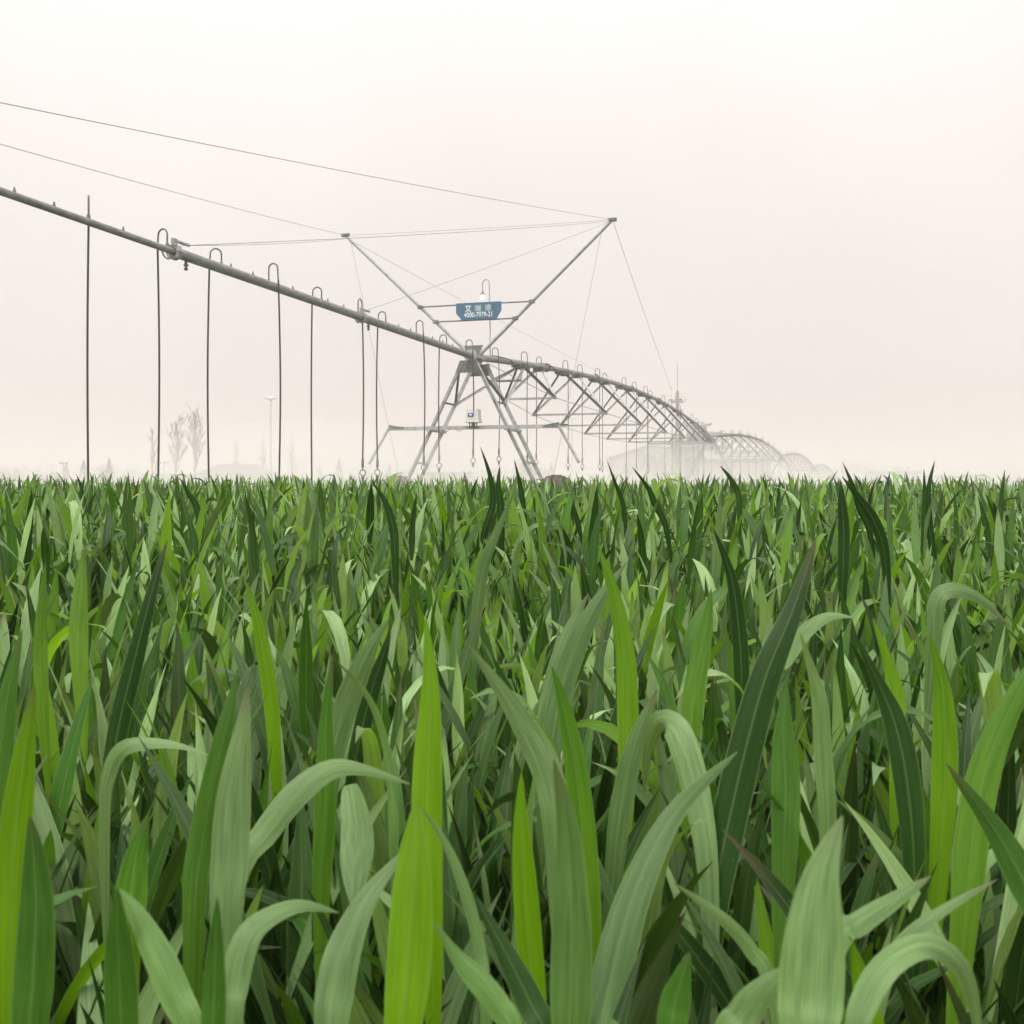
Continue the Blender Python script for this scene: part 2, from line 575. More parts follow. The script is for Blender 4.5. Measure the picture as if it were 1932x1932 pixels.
def leaf_batch(p0, phi, th0, beta, L, W, twist, tint, wax, dry, S, C, power=1.6, fold=0.22, roll=None):
    """N blades as arrays: bent ribbons with a folded cross-section"""
    n = len(phi)
    t = np.linspace(0, 1, S + 1)
    th = th0[:, None] + beta[:, None] * t[None] ** power
    d = np.stack([np.sin(th) * np.cos(phi)[:, None], np.sin(th) * np.sin(phi)[:, None], np.cos(th)], -1)
    mid = 0.5 * (d[:, 1:] + d[:, :-1]) * (L / S)[:, None, None]
    c = np.concatenate([np.zeros((n, 1, 3)), np.cumsum(mid, 1)], 1) + p0[:, None, :]
    s = np.stack([-np.sin(phi), np.cos(phi), np.zeros(n)], -1)[:, None, :] * np.ones((1, S + 1, 1))
    nn = np.cross(s, d)
    ta = (roll if roll is not None else np.zeros(n))[:, None] + twist[:, None] * t[None]
    s2 = s * np.cos(ta)[..., None] + nn * np.sin(ta)[..., None]
    n2 = np.cross(s2, d)
    prof = width_profile(t)
    wd = 0.5 * W[:, None] * prof[None]
    cs = np.linspace(-1, 1, C)
    v = c[:, :, None, :] + s2[:, :, None, :] * (wd[:, :, None] * cs[None, None])[..., None] \
        - n2[:, :, None, :] * (wd[:, :, None] * fold * np.abs(cs)[None, None])[..., None]
    ph = RNG.random(n) * 6.28
    v = v + n2[:, :, None, :] * (wd[:, :, None] * cs[None, None] * (0.16 * np.sin(t[None] * 11 + ph[:, None]))[:, :, None])[..., None]
    uv = np.zeros((n, S + 1, C, 2))
    uv[..., 0] = (cs * 0.5 + 0.5)[None, None]
    uv[..., 1] = t[None, :, None]
    idx = (np.arange(n)[:, None, None] * (S + 1) * C + np.arange(S)[None, :, None] * C + np.arange(C - 1)[None, None])
    q = np.stack([idx, idx + 1, idx + C + 1, idx + C], -1).reshape(-1, 4)
    k = (S + 1) * C
    return v.reshape(-1, 3), q, uv.reshape(-1, 2), np.repeat(tint, k), np.repeat(wax, k), np.repeat(dry, k)


def width_profile(t):
    f = 0.38 + 0.62 * np.clip(t / 0.34, 0, 1) ** 0.7
    x = np.clip((t - 0.45) / 0.55, 0, 1)
    return np.maximum(f * (1 - x ** 1.75), 0.015)


def blades_mesh(name, parts, mats, extra=None):
    """one mesh out of several leaf_batch results; extra = (verts, quads) given the second material"""
    vs, fs, uvs, ti, wa, dr = [], [], [], [], [], []
    o = 0
    for v, q, uv, a, b, c in parts:
        vs.append(v); fs.append(q + o); uvs.append(uv); ti.append(a); wa.append(b); dr.append(c)
        o += len(v)
    ne = 0
    if extra:
        v, q = extra
        vs.append(v); fs.append(q + o)
        uvs.append(np.zeros((len(v), 2)))
        for x in (ti, wa, dr):
            x.append(np.zeros(len(v)))
        ne = len(q)
    V, F, U = np.concatenate(vs), np.concatenate(fs), np.concatenate(uvs)
    me = bpy.data.meshes.new(name)
    me.vertices.add(len(V))
    me.vertices.foreach_set('co', V.astype(np.float32).ravel())
    me.loops.add(F.size)
    me.loops.foreach_set('vertex_index', F.astype(np.int32).ravel())
    me.polygons.add(len(F))
    me.polygons.foreach_set('loop_start', np.arange(0, F.size, 4, dtype=np.int32))
    me.polygons.foreach_set('use_smooth', np.ones(len(F), dtype=bool))
    ul = me.uv_layers.new(name='UVMap')
    ul.data.foreach_set('uv', U[F.ravel()].astype(np.float32).ravel())
    for nm, arr in (('leaf_tint', ti), ('leaf_wax_sheen', wa), ('leaf_dry', dr)):
        a = me.attributes.new(nm, 'FLOAT', 'POINT')
        a.data.foreach_set('value', np.concatenate(arr).astype(np.float32))
    for m in mats:
        me.materials.append(m)
    if ne:
        mi = np.zeros(len(F), dtype=np.int32)
        mi[-ne:] = 1
        me.polygons.foreach_set('material_index', mi)
    me.update(calc_edges=True)
    return me


def link_mesh(name, me, parent=None):
    o = bpy.data.objects.new(name, me)
    COL.objects.link(o)
    if parent is not None:
        o.parent = parent
    return o


def wedge(n, y0, y1, margin=0.7):
    """random spots in the strip of field the lens and a step to its side can see"""
    u = RNG.random(n)
    y = np.sqrt(y0 * y0 + u * (y1 * y1 - y0 * y0))
    half = 0.50 * y + margin
    x = (RNG.random(n) * 2 - 1) * half
    return x, y


def tints(n):
    r = RNG.random(n)
    t = np.clip(RNG.normal(0.43, 0.21, n), 0.0, 0.80)
    t = np.where(r > 0.90, RNG.uniform(0.80, 1.05, n), t)
    wax = np.where(RNG.random(n) < 0.40, RNG.uniform(0.35, 0.95, n), RNG.uniform(0, 0.16, n))
    wax = np.where(r > 0.90, wax * 0.2, wax)
    return t, wax


def stand(y):
    """the rows two to seven metres out stand a little taller than those at the lens; farther off the ground falls away slightly"""
    return -0.175 + 0.065 * np.clip((y - 1.1) / 1.5, 0, 1) + 0.028 * np.clip((y - 2.6) / 2.0, 0, 1) - 0.0046 * np.clip(y - 6, 0, 36)


def patchy(x, y):
    """gentle rise and fall of the stand"""
    return 0.022 * np.sin(x * 1.7 + 0.6 * y) + 0.018 * np.sin(y * 2.3 - x * 0.8 + 1.0) + 0.012 * np.sin(5.1 * x + 3.3 * y)


def tillers(n, y0, y1, leaves, S, C, wmul=1.0, dark_above=False):
    """n tillers, each with some leaves; the topmost leaf is the most upright"""
    x, y = wedge(n, y0, y1)
    out = []
    az = RNG.random(n) * 2 * np.pi
    top = EYE + stand(y) + patchy(x, y) * .7 + RNG.normal(0, 0.026, n) - np.abs(RNG.normal(0, 0.02, n))
    tall = EYE - 0.04 + RNG.uniform(-.002, 0.022, n) * np.minimum(y, 6)
    top = np.where((RNG.random(n) > 0.915) & (y > 1.9), tall, top)
    for k in range(leaves):
        phi = az + k * np.pi + RNG.normal(0, 0.5, n)
        L = RNG.uniform(0.13, 0.21, n) * (1 - 0.04 * k)
        th0 = np.abs(RNG.normal(0.16, 0.12, n)) + 0.11 * k
        beta = np.abs(RNG.normal(0.26, 0.24, n)) + 0.12 * k
        arch = RNG.random(n) > (0.93 - 0.06 * k)
        beta = np.where(arch, RNG.uniform(1.0, 2.3, n), beta)
        W = RNG.uniform(0.0140, 0.0215, n) * wmul
        ti, wa = tints(n)
        dry = np.where(RNG.random(n) > 0.72, RNG.uniform(0.4, 1.0, n), 0.0)
        ht = top - 0.055 * k - RNG.uniform(0, 0.05, n) * (k > 0)
        rise = L * np.cos(np.minimum(th0 + 0.4 * beta, 1.5))
        p0 = np.stack([x + RNG.normal(0, 0.008, n), y + RNG.normal(0, 0.008, n), np.maximum(ht - rise, 0.05)], -1)
        out.append(leaf_batch(p0, phi, th0, beta, L, W, RNG.normal(0, 0.5, n), ti, wa, dry, S, C, roll=RNG.normal(0, 0.35, n)))
    # sheathed stems under the blades
    return out, x, y, top


def stem_ribbons(x, y, top, S=1):
    n = len(x)
    z = np.zeros(n)
    p0 = np.stack([x, y, z], -1)
    ti = np.full(n, 0.30)
    return leaf_batch(p0, RNG.random(n) * 6.28, np.full(n, 0.03), np.full(n, 0.04), top - 0.16, np.full(n, 0.0075), RNG.random(n) * 2, ti, np.full(n, 0.05), z, S + 1, 3, fold=0.6)


NEAR_END = 1.22
parts = []
for (n, y0, y1, lv, S, C, wm) in ((430, 0.60, NEAR_END, 3, 9, 5, 0.82), (11500, NEAR_END, 4.6, 4, 7, 3, 1.0), (30000, 4.6, 12.0, 2, 5, 3, 1.05), (30000, 12.0, 34.0, 1, 3, 2, 1.2), (26000, 34.0, 110.0, 1, 2, 2, 2.0)):
    pr, x, y, top = tillers(n, y0, y1, lv, S, C, wm)
    parts += pr
    if y1 < 5:
        parts.append(stem_ribbons(x, y, top))
# beyond a few metres the stand closes into one surface under its blade tips
gx = np.concatenate([-np.geomspace(0.4, 600, 46)[::-1], np.geomspace(0.4, 600, 46)])
gy = np.geomspace(7.0, 620, 90)
GX, GY = np.meshgrid(gx, gy)
GZ = EYE - .075 + stand(GY) + patchy(GX, GY) * np.clip(10 / GY, 0, 1) + RNG.normal(0, 0.015, GX.shape) * np.clip(12 / GY, 0, 1) - 0.10 * np.clip((10 - GY) / 3, 0, 1)
gv = np.stack([GX, GY, GZ], -1).reshape(-1, 3)
nx, ny = len(gx), len(gy)
gi = (np.arange(ny - 1)[:, None] * nx + np.arange(nx - 1)[None])
gq = np.stack([gi, gi + 1, gi + nx + 1, gi + nx], -1).reshape(-1, 4)
field = link_mesh('wheat_field', blades_mesh('wheat_field', parts, [M['leaf'], M['canopy']], (gv, gq)))
tag(field, 'dense green wheat crop filling the field out to the misty horizon', 'wheat crop', kind='stuff')


# ------------------------------------------------------------------ foreground wheat plants
def one_leaf_mesh(p0, phi, th0, beta, L, W, twist, tint, wax, dry, roll=0.0, S=14, C=5, power=1.6):
    A = lambda v: np.array([v], dtype=float)
    return blades_mesh('leaf', [leaf_batch(np.array([p0], dtype=float), A(phi), A(th0), A(beta), A(L), A(W), A(twist), A(tint), A(wax), A(dry), S, C, power, roll=A(roll))], [M['leaf']])


def curve_leaf_mesh(pts, widths, rolls, tint, wax, dry, fold=0.2, C=5, S=22, view=None):
    """a blade along a given 3-D centre line (smoothed), face turned towards 'view' and rolled"""
    P = np.array([list(p) for p in pts], dtype=float)
    k = len(P)
    tt = np.linspace(0, k - 1, S + 1)
    c = np.zeros((S + 1, 3))
    for i, t in enumerate(tt):                        # Catmull-Rom
        a = min(int(t), k - 2)
        f = t - a
        p0, p1, p2, p3 = P[max(a - 1, 0)], P[a], P[a + 1], P[min(a + 2, k - 1)]
        c[i] = 0.5 * (2 * p1 + (p2 - p0) * f + (2 * p0 - 5 * p1 + 4 * p2 - p3) * f * f + (3 * p1 - p0 - 3 * p2 + p3) * f ** 3)
    d = np.gradient(c, axis=0)
    d /= np.linalg.norm(d, axis=1)[:, None] + 1e-9
    vw = c - np.array(view)
    s = np.cross(d, vw)
    s /= np.linalg.norm(s, axis=1)[:, None] + 1e-9
    n = np.cross(s, d)
    ra = np.interp(np.linspace(0, 1, S + 1), np.linspace(0, 1, len(rolls)), rolls)
    s2 = s * np.cos(ra)[:, None] + n * np.sin(ra)[:, None]
    n2 = np.cross(s2, d)
    wd = 0.5 * np.interp(np.linspace(0, 1, S + 1), np.linspace(0, 1, len(widths)), widths) * width_profile(np.linspace(0, 1, S + 1))
    cs = np.linspace(-1, 1, C)
    v = c[:, None] + s2[:, None] * (wd[:, None] * cs[None])[..., None] + n2[:, None] * (wd[:, None] * fold * np.abs(cs)[None])[..., None]
    v = v + n2[:, None] * (wd[:, None] * cs[None] * (0.14 * np.sin(np.linspace(0, 9, S + 1) + tint * 40))[:, None])[..., None]
    uv = np.zeros((S + 1, C, 2))
    uv[..., 0] = cs[None] * 0.5 + 0.5
    uv[..., 1] = np.linspace(0, 1, S + 1)[:, None]
    gi = np.arange(S)[:, None] * C + np.arange(C - 1)[None]
    q = np.stack([gi, gi + 1, gi + C + 1, gi + C], -1).reshape(-1, 4)
    m = (S + 1) * C
    return blades_mesh('leaf', [(v.reshape(-1, 3), q, uv.reshape(-1, 2), np.full(m, tint), np.full(m, wax), np.full(m, dry))], [M['leaf']])


GEN = 'wheat plants in the nearest rows'
GEN_LABEL = 'ordinary wheat plant with pointed green blades in the nearest rows, none standing out'


def random_leaf(z_base, k, az, rng, low=False):
    arch = rng.random() > 0.88
    return one_leaf_mesh((0, 0, z_base), az + k * math.pi + rng.gauss(0, 0.4), abs(rng.gauss(0.15, 0.10)) + 0.10 * k,
                         rng.uniform(1.0, 2.2) if arch else abs(rng.gauss(0.3, 0.25)) + 0.1 * k,
                         rng.uniform(0.17, 0.25), rng.uniform(0.0155, 0.0225), rng.gauss(0, 0.6),
                         rng.choice([rng.uniform(0.1, 0.45)] * 8 + [rng.uniform(0.45, 0.7)] * 3 + [rng.uniform(0.8, 1.0)]),
                         rng.choice([rng.uniform(0, .15), rng.uniform(0, .15), rng.uniform(.3, .7)]), rng.choice([0, 0, 0.7]), rng.gauss(0, 0.35))


def stem_mesh(h, lean=(0, 0)):
    b = MB()
    b.path([(0, 0, 0), (lean[0] * 0.3, lean[1] * 0.3, h * 0.35), (lean[0] * 0.7, lean[1] * 0.7, h * 0.7), (lean[0], lean[1], h)], 0.0032, 8, 0.0022)
    return b


rng = random.Random(5)
protos = []
for i in range(14):
    root = thing('wheat_plant', (0, 0, 0), GEN_LABEL, 'wheat', GEN)
    h = rng.uniform(0.34, 0.40)
    st = stem_mesh(h).build('stem', M['stem'], root, smooth=True)
    ks = [st]
    az = rng.uniform(0, 6.28)
    for k in range(4):
        o = link_mesh('leaf', random_leaf(h - 0.055 * k - 0.005, k, az, rng), root)
        ks.append(o)
    protos.append((root, ks, h))

# the blades one can single out in the photograph: centre line (base to tip) in the picture, width there,
# distance, change of distance towards the tip, face roll, tint, wax, dry tip, label
V = 'wheat plant '
HERO = [
    ([(757, 1990), (770, 1820), (776, 1680), (780, 1580), (786, 1506)], 84, .40, .02, .15, .95, .05, 0, V + 'with the frontmost bright lime-green blade rising from the bottom edge left of centre'),
    ([(812, 1720), (806, 1560), (808, 1420), (812, 1290), (803, 1160)], 60, .56, .03, -.1, .97, .02, 0, V + 'with a tall bright lime-green upright blade behind the frontmost lime blade'),
    ([(425, 1760), (432, 1620), (440, 1500), (455, 1390), (468, 1290)], 70, .48, .02, .2, .30, .62, 0, V + 'with a tall pale grey-green blade left of the arching leaf'),
    ([(368, 1720), (380, 1600), (405, 1470), (428, 1360), (446, 1275)], 50, .53, .02, -.4, .62, .25, 0, V + 'with a mid-green blade leaning right against the tall pale blade'),
    ([(56, 1990), (62, 1850), (68, 1720), (64, 1620), (56, 1538)], 72, .42, .0, .2, .55, .15, .4, V + 'with a broad plain green blade near the lower left corner'),
    ([(232, 1990), (226, 1870), (222, 1770), (221, 1670)], 62, .40, -.01, .3, .58, .12, 0, None),
    ([(372, 1990), (330, 1880), (290, 1790), (250, 1715), (216, 1672)], 58, .38, .03, .3, .62, .50, 0, V + 'with a pale blade bending down to the left beside the lower left corner'),
    ([(238, 1800), (246, 1700), (258, 1610), (281, 1534)], 62, .46, .02, -.1, .70, .0, 0, V + 'with a deep saturated green blade tip at lower left'),
    ([(445, 1660), (500, 1570), (560, 1495), (625, 1450), (690, 1452), (775, 1480)], 50, .52, .04, .35, .32, .70, 0, V + 'with a long pale leaf arching right, left of the lime blades'),
    ([(742, 1620), (738, 1500), (722, 1390), (690, 1310), (630, 1243)], 18, .62, .0, .8, .55, .55, 0, V + 'with a thin pale leaf curving up to the left above the arching leaf'),
    ([(1048, 1580), (1038, 1480), (1005, 1400), (950, 1310), (885, 1218)], 58, .60, .02, .2, .30, .60, .3, V + 'with a broad grey-green blade leaning up to the left at the centre'),
    ([(1035, 1450), (1060, 1300), (1095, 1200), (1135, 1125), (1183, 1060)], 44, .80, .03, .1, .30, .40, .4, V + 'with a long blade leaning right beside the centre lime leaf'),
    ([(1030, 1380), (1045, 1290), (1070, 1200), (1110, 1120)], 40, .85, .03, -.1, .33, .55, .6, None),
    ([(1183, 1460), (1184, 1340), (1178, 1220), (1155, 1110), (1128, 1028)], 40, .80, .0, .1, .86, .15, 0, V + 'with a light lime leaf leaning up to the left, right of centre'),
    ([(1345, 1720), (1375, 1550), (1437, 1300), (1498, 1145), (1541, 1010)], 68, .66, .05, .0, .14, .08, .6, V + 'with the largest dark green blade leaning right, right of centre'),
    ([(1335, 1640), (1318, 1520), (1294, 1420), (1268, 1368), (1240, 1366), (1222, 1420), (1215, 1500)], 56, .66, .07, .15, .30, .85, 0, V + 'with a broad pale rounded leaf folding over at right of centre'),
    ([(1128, 1990), (1150, 1860), (1195, 1690), (1275, 1530), (1392, 1418)], 78, .44, .08, .1, .36, .35, 0, V + 'with a very broad green blade slanting up to the right along the bottom'),
    ([(1520, 2010), (1528, 1880), (1536, 1760), (1550, 1645), (1590, 1538)], 122, .315, .02, .1, .46, .66, 0, V + 'with the widest pale out-of-focus blade at the lower right'),
    ([(1575, 1790), (1620, 1742), (1690, 1696), (1758, 1652)], 46, .40, .02, .2, .40, .60, 0, V + 'with a short pale leaf pointing right from behind the widest blade'),
    ([(1640, 1990), (1665, 1850), (1710, 1770), (1790, 1710), (1884, 1658)], 34, .42, .02, .3, .38, .60, 0, V + 'with a narrow pale leaf curving right in the lower right corner'),
    ([(1606, 2000), (1630, 1886), (1680, 1812), (1750, 1782), (1812, 1822), (1842, 1910), (1852, 2030)], 54, .37, .03, .45, .40, .70, 0, V + 'with a pale leaf looped over in the lower right corner'),
    ([(1692, 1400), (1690, 1320), (1676, 1250), (1646, 1165)], 32, .78, .0, .1, .95, .15, 0, V + 'with a small bright lime blade on the right side'),
    ([(1775, 1600), (1782, 1480), (1782, 1370), (1775, 1280), (1752, 1195)], 48, .66, .0, .0, .84, .08, 0, V + 'with a tall yellow-green blade near the right edge'),
    ([(1725, 1640), (1712, 1480), (1690, 1370), (1660, 1295), (1612, 1195)], 50, .66, .02, .1, .16, .10, 0, V + 'with a dark green blade leaning left, left of the tall yellow-green blade'),
    ([(1762, 1200), (1768, 1130), (1800, 1112), (1850, 1130), (1907, 1184)], 32, .92, .0, .4, .25, .55, 0, V + 'with an arched grey-green leaf drooping to the right edge'),
    ([(1990, 1800), (1930, 1660), (1870, 1555), (1785, 1440)], 62, .50, .02, .1, .50, .20, 0, V + 'with a broad green blade leaning in from the right edge'),
    ([(1820, 1750), (1838, 1560), (1870, 1420), (1925, 1300), (1990, 1190)], 62, .56, .02, -.2, .74, .22, 0, V + 'with a broad light green blade leaning out of the right edge'),
    ([(205, 1520), (222, 1380), (255, 1240), (288, 1110), (316, 1018)], 38, .90, .05, .1, .16, .02, .6, V + 'with a long dark green blade leaning right on the left side'),
    ([(520, 1440), (512, 1330), (495, 1220), (480, 1150), (460, 1088)], 28, .92, .0, .0, .90, .05, 0, V + 'with a bright lime blade standing left of centre in the second row'),
    ([(-15, 1560), (0, 1420), (16, 1300), (42, 1185)], 46, .64, .0, .2, .62, .25, 0, None),
    ([(18, 1900), (22, 1700), (32, 1540), (48, 1400), (66, 1290)], 62, .52, .0, .1, .90, .05, 0, V + 'with a lime-green blade along the left edge'),
    ([(606, 1700), (612, 1560), (614, 1450), (616, 1340), (628, 1238)], 40, .62, .0, .1, .66, .15, 0, None),
    ([(620, 1480), (640, 1370), (672, 1280), (700, 1220), (735, 1165)], 48, .74, .0, .1, .30, .50, 0, None),
    ([(665, 1480), (682, 1380), (702, 1300), (722, 1240), (738, 1180)], 34, .77, .0, .1, .10, .05, 0, None),
    ([(895, 1200), (912, 1070), (935, 1010), (972, 925)], 22, 1.35, .0, .1, .35, .40, .3, None),
    ([(1015, 1990), (1000, 1800), (988, 1650), (982, 1540), (984, 1455)], 48, .52, .0, .2, .94, .02, 0, V + 'with a bright lime blade standing at bottom centre'),
    ([(1074, 2000), (1076, 1850), (1076, 1700), (1070, 1560), (1044, 1432)], 78, .44, .0, .25, .52, .35, .6, V + 'with a tall pale green blade at bottom centre, its thin tip curling left'),
    ([(1115, 1820), (1105, 1640), (1090, 1480), (1065, 1340), (1040, 1255)], 50, .56, .0, .1, .74, .10, 0, None),
    ([(980, 1990), (940, 1900), (895, 1845), (857, 1800), (818, 1738)], 48, .37, .02, .3, .60, .40, .2, V + 'with a light green blade leaning up to the left at bottom centre'),
    ([(915, 1900), (905, 1800), (882, 1700), (842, 1595), (792, 1520)], 26, .46, .02, .5, .42, .60, .2, V + 'with a narrow pale ribbon leaf beside the lime blades'),
    ([(622, 1990), (632, 1860), (655, 1770), (700, 1682), (770, 1598)], 72, .43, .04, .2, .34, .55, .2, V + 'with a broad grey-green blade leaning right under the arching leaf'),
    ([(1040, 1990), (1000, 1890), (950, 1790), (890, 1680)], 54, .46, .02, -.1, .22, .15, 0, V + 'with a dark slanting blade left of the tall pale green one'),
    ([(660, 1480), (675, 1570), (672, 1640), (668, 1720)], 62, .60, -.04, .2, .28, .75, 0, None),
    ([(196, 1540), (203, 1465), (226, 1416), (270, 1402), (335, 1406), (398, 1426)], 28, .66, -.02, .5, .30, .75, 0, V + 'with a pale leaf lying flat and level on the left'),
    ([(435, 1960), (440, 1860), (462, 1775), (500, 1733), (568, 1708), (640, 1722)], 54, .40, .03, .3, .36, .60, 0, V + 'with a pale leaf bending over to the right near the bottom left'),
    ([(402, 2000), (404, 1880), (406, 1790), (410, 1692)], 46, .37, .0, .1, .55, .12, 0, None),
    ([(1455, 1870), (1420, 1800), (1380, 1750), (1330, 1708), (1268, 1664)], 30, .44, .02, .4, .40, .60, .3, V + 'with a slim pale leaf arching left below the very broad blade'),
    ([(1360, 2000), (1400, 1920), (1440, 1865), (1500, 1815)], 66, .34, .0, .2, .44, .55, 0, None),
    ([(1655, 1990), (1635, 1900), (1620, 1830), (1602, 1765)], 42, .40, .0, .1, .92, .02, 0, V + 'with a small lime blade right of the widest pale blade'),
    ([(1262, 2000), (1272, 1900), (1285, 1850), (1302, 1795)], 58, .34, .0, .1, .58, .12, 0, None),
    ([(1160, 1620), (1180, 1480), (1205, 1380), (1240, 1300)], 42, .66, .0, .1, .30, .5, 0, None),
    ([(1480, 1600), (1482, 1480), (1478, 1380), (1484, 1290)], 54, .60, .0, .1, .60, .3, 0, V + 'with an upright green blade right of the largest dark blade'),
    ([(1560, 1560), (1552, 1440), (1545, 1330), (1535, 1280), (1508, 1190)], 36, .64, .0, .5, .40, .75, 0, V + 'with a pale curled leaf just right of the largest dark blade'),
    ([(1440, 1250), (1480, 1250), (1520, 1190), (1565, 1162), (1612, 1165)], 26, .86, .0, .5, .30, .7, 0, None),
    ([(1300, 1400), (1310, 1300), (1330, 1190), (1342, 1110)], 42, .80, .0, .1, .72, .3, 0, None),
    ([(1400, 1320), (1395, 1200), (1380, 1090), (1345, 995)], 30, 1.05, .0, .1, .12, .05, 0, V + 'with a dark blade leaning left between two lighter ones, right of centre'),
    ([(150, 1260), (148, 1180), (152, 1100), (160, 1033)], 34, .95, .0, .1, .80, .35, 0, V + 'with a light green blunt blade on the far left'),
    ([(80, 1330), (76, 1230), (78, 1150), (86, 1060)], 26, .9, .0, .1, .76, .2, 0, None),
    ([(912, 1010), (930, 950), (925, 900), (906, 842)], 13, 2.4, .0, .1, .10, .0, .9, V + 'with the tallest dark tip standing against the mist under the control box'),
    ([(946, 1000), (944, 950), (940, 915), (943, 878)], 15, 2.3, .0, .1, .22, .0, .8, V + 'with a pointed dark tip second from the tallest against the mist'),
    ([(990, 1000), (986, 950), (980, 910), (970, 866)], 12, 2.4, .0, .1, .14, .0, .9, V + 'with a slim dark tip below the right tower leg'),
    ([(1180, 990), (1175, 950), (1160, 910), (1145, 868)], 9, 2.5, .0, .4, .14, .0, .9, None),
    ([(1762, 1060), (1752, 980), (1752, 920), (1764, 868)], 14, 2.2, .0, .2, .20, .0, .9, V + 'with the tallest dark tip against the mist on the right'),
    ([(1742, 1030), (1744, 960), (1744, 920), (1743, 884)], 10, 2.4, .0, .2, .22, .0, .9, V + 'with a slim tip just left of the tallest right-hand tip'),
    ([(1668, 1040), (1650, 985), (1624, 945), (1588, 898)], 22, 1.7, .0, .2, .12, .02, .9, V + 'with a dark blade bending left across the horizon on the right'),
    ([(1640, 1000), (1622, 960), (1610, 920), (1590, 872)], 13, 2.2, .0, .2, .10, .0, .9, None),
    ([(1590, 1090), (1592, 1000), (1588, 950), (1586, 905)], 22, 1.6, .0, .1, .12, .02, .6, None),
    ([(1255, 990), (1235, 950), (1222, 920), (1192, 880)], 13, 2.3, .0, .2, .18, .02, .8, None),
    ([(1395, 960), (1392, 930), (1376, 900), (1358, 878)], 12, 2.5, .0, .2, .22, .1, .7, None),
    ([(1880, 1010), (1888, 960), (1890, 930), (1896, 885)], 12, 2.4, .0, .2, .2, .1, .8, None),
    ([(745, 1050), (742, 1000), (728, 950), (700, 905)], 17, 1.9, .0, .2, .14, .05, .7, None),
    ([(380, 1010), (372, 960), (355, 930), (338, 900)], 13, 2.3, .0, .2, .18, .02, .8, None),
]
SUNFLECK = 0
fixed = {}
rngh = random.Random(19)
hero_spots = []
for pts, wpx, dist, dd, roll, tint, wax, dry, label in HERO:
    k = len(pts)
    P = [at(x, y, dist + dd * i / (k - 1)) for i, (x, y) in enumerate(pts)]
    p0 = P[0]
    foot = Vector((p0.x + rngh.uniform(-.02, .02), p0.y + rngh.uniform(-.01, .03), 0))
    if p0.z < 0.3:
        foot = Vector((p0.x, p0.y, 0))
    root = thing('wheat_plant', foot, label or GEN_LABEL, 'wheat', GEN)
    wr = wpx * dist / FPX / max(math.cos(roll), .5)
    ws = [wr]
    t0 = (P[1] - P[0]).normalized()
    if t0.z > .3:                       # the blade runs on down into its sheath, narrowing
        pe = P[0] - t0 * .035 - UP * .05
        if pe.z > .12:
            P = [Vector((pe.x, pe.y + .01, pe.z))] + P
            ws = [wr * .5, wr] + [wr] * max(2 * (len(P) - 2), 1)
            p0 = P[0]
    # a limp leaf sags a little more towards its tip
    view = Vector((0, 0, EYE)) - foot
    o = link_mesh('leaf', curve_leaf_mesh([p - foot for p in P], ws, [roll - .12, roll + .12], tint, wax * .62 if wax > .3 else wax * .4, dry or rngh.choice([0, 0, .45, .8]), view=view), root)
    hs = max(p0.z + 0.012, 0.12)
    b = MB()
    q = p0 - foot
    b.path([(0, 0, 0), (q.x * .15, q.y * .15, q.z * .4), (q.x * .6, q.y * .6, q.z * .8), (q.x, q.y, q.z + .004)], 0.0034, 8, 0.0024)
    b.build('stem', M['stem'], root, smooth=True)
    az = rngh.uniform(0, 6.28)
    for j in range(2 if dist < 1.2 else 1):
        z = max(q.z * rngh.uniform(.45, .75), .05)
        if q.z > .25:
            f = z / q.z
            me = one_leaf_mesh((q.x * f * f * .5, q.y * f * f * .5, z - .04), az + j * math.pi, rngh.uniform(.25, .6), rngh.uniform(.3, 1.2), rngh.uniform(.14, .20),
                               rngh.uniform(.012, .017), rngh.gauss(0, .5), rngh.uniform(.15, .6), rngh.uniform(.1, .6), 0)
            link_mesh('leaf', me, root)
    hero_spots.append((foot.x, foot.y))

# the rest of the nearest plants: copies of the fourteen, turned, stretched and placed at random
n_gen = 300 - len(HERO)
made = 0
tries = 0
spots = []
while made < n_gen and tries < 20000:
    tries += 1
    y = math.sqrt(rng.uniform(.36 ** 2, NEAR_END ** 2))
    x = rng.uniform(-1, 1) * (.50 * y + .05)
    if any((x - a) ** 2 + (y - b) ** 2 < .028 ** 2 for a, b in spots):
        continue
    spots.append((x, y))
    root, ks, h = protos[made % len(protos)]
    if made < len(protos):
        r = root
    else:
        r = root.copy()
        COL.objects.link(r)
        for ch in ks:
            c = ch.copy()
            COL.objects.link(c)
            c.parent = r
    top = .565 + float(patchy(np.array(x), np.array(y))) * .6 + rng.gauss(0, .028) - .05 * max(0, (.75 - y) / .4)
    s = top / (h + .20)
    r.location = (x, y, 0)
    r.rotation_euler = (rng.gauss(0, .05), rng.gauss(0, .05), rng.uniform(0, 6.28))
    r.scale = (.9 * s + .1, .9 * s + .1, s)
    made += 1

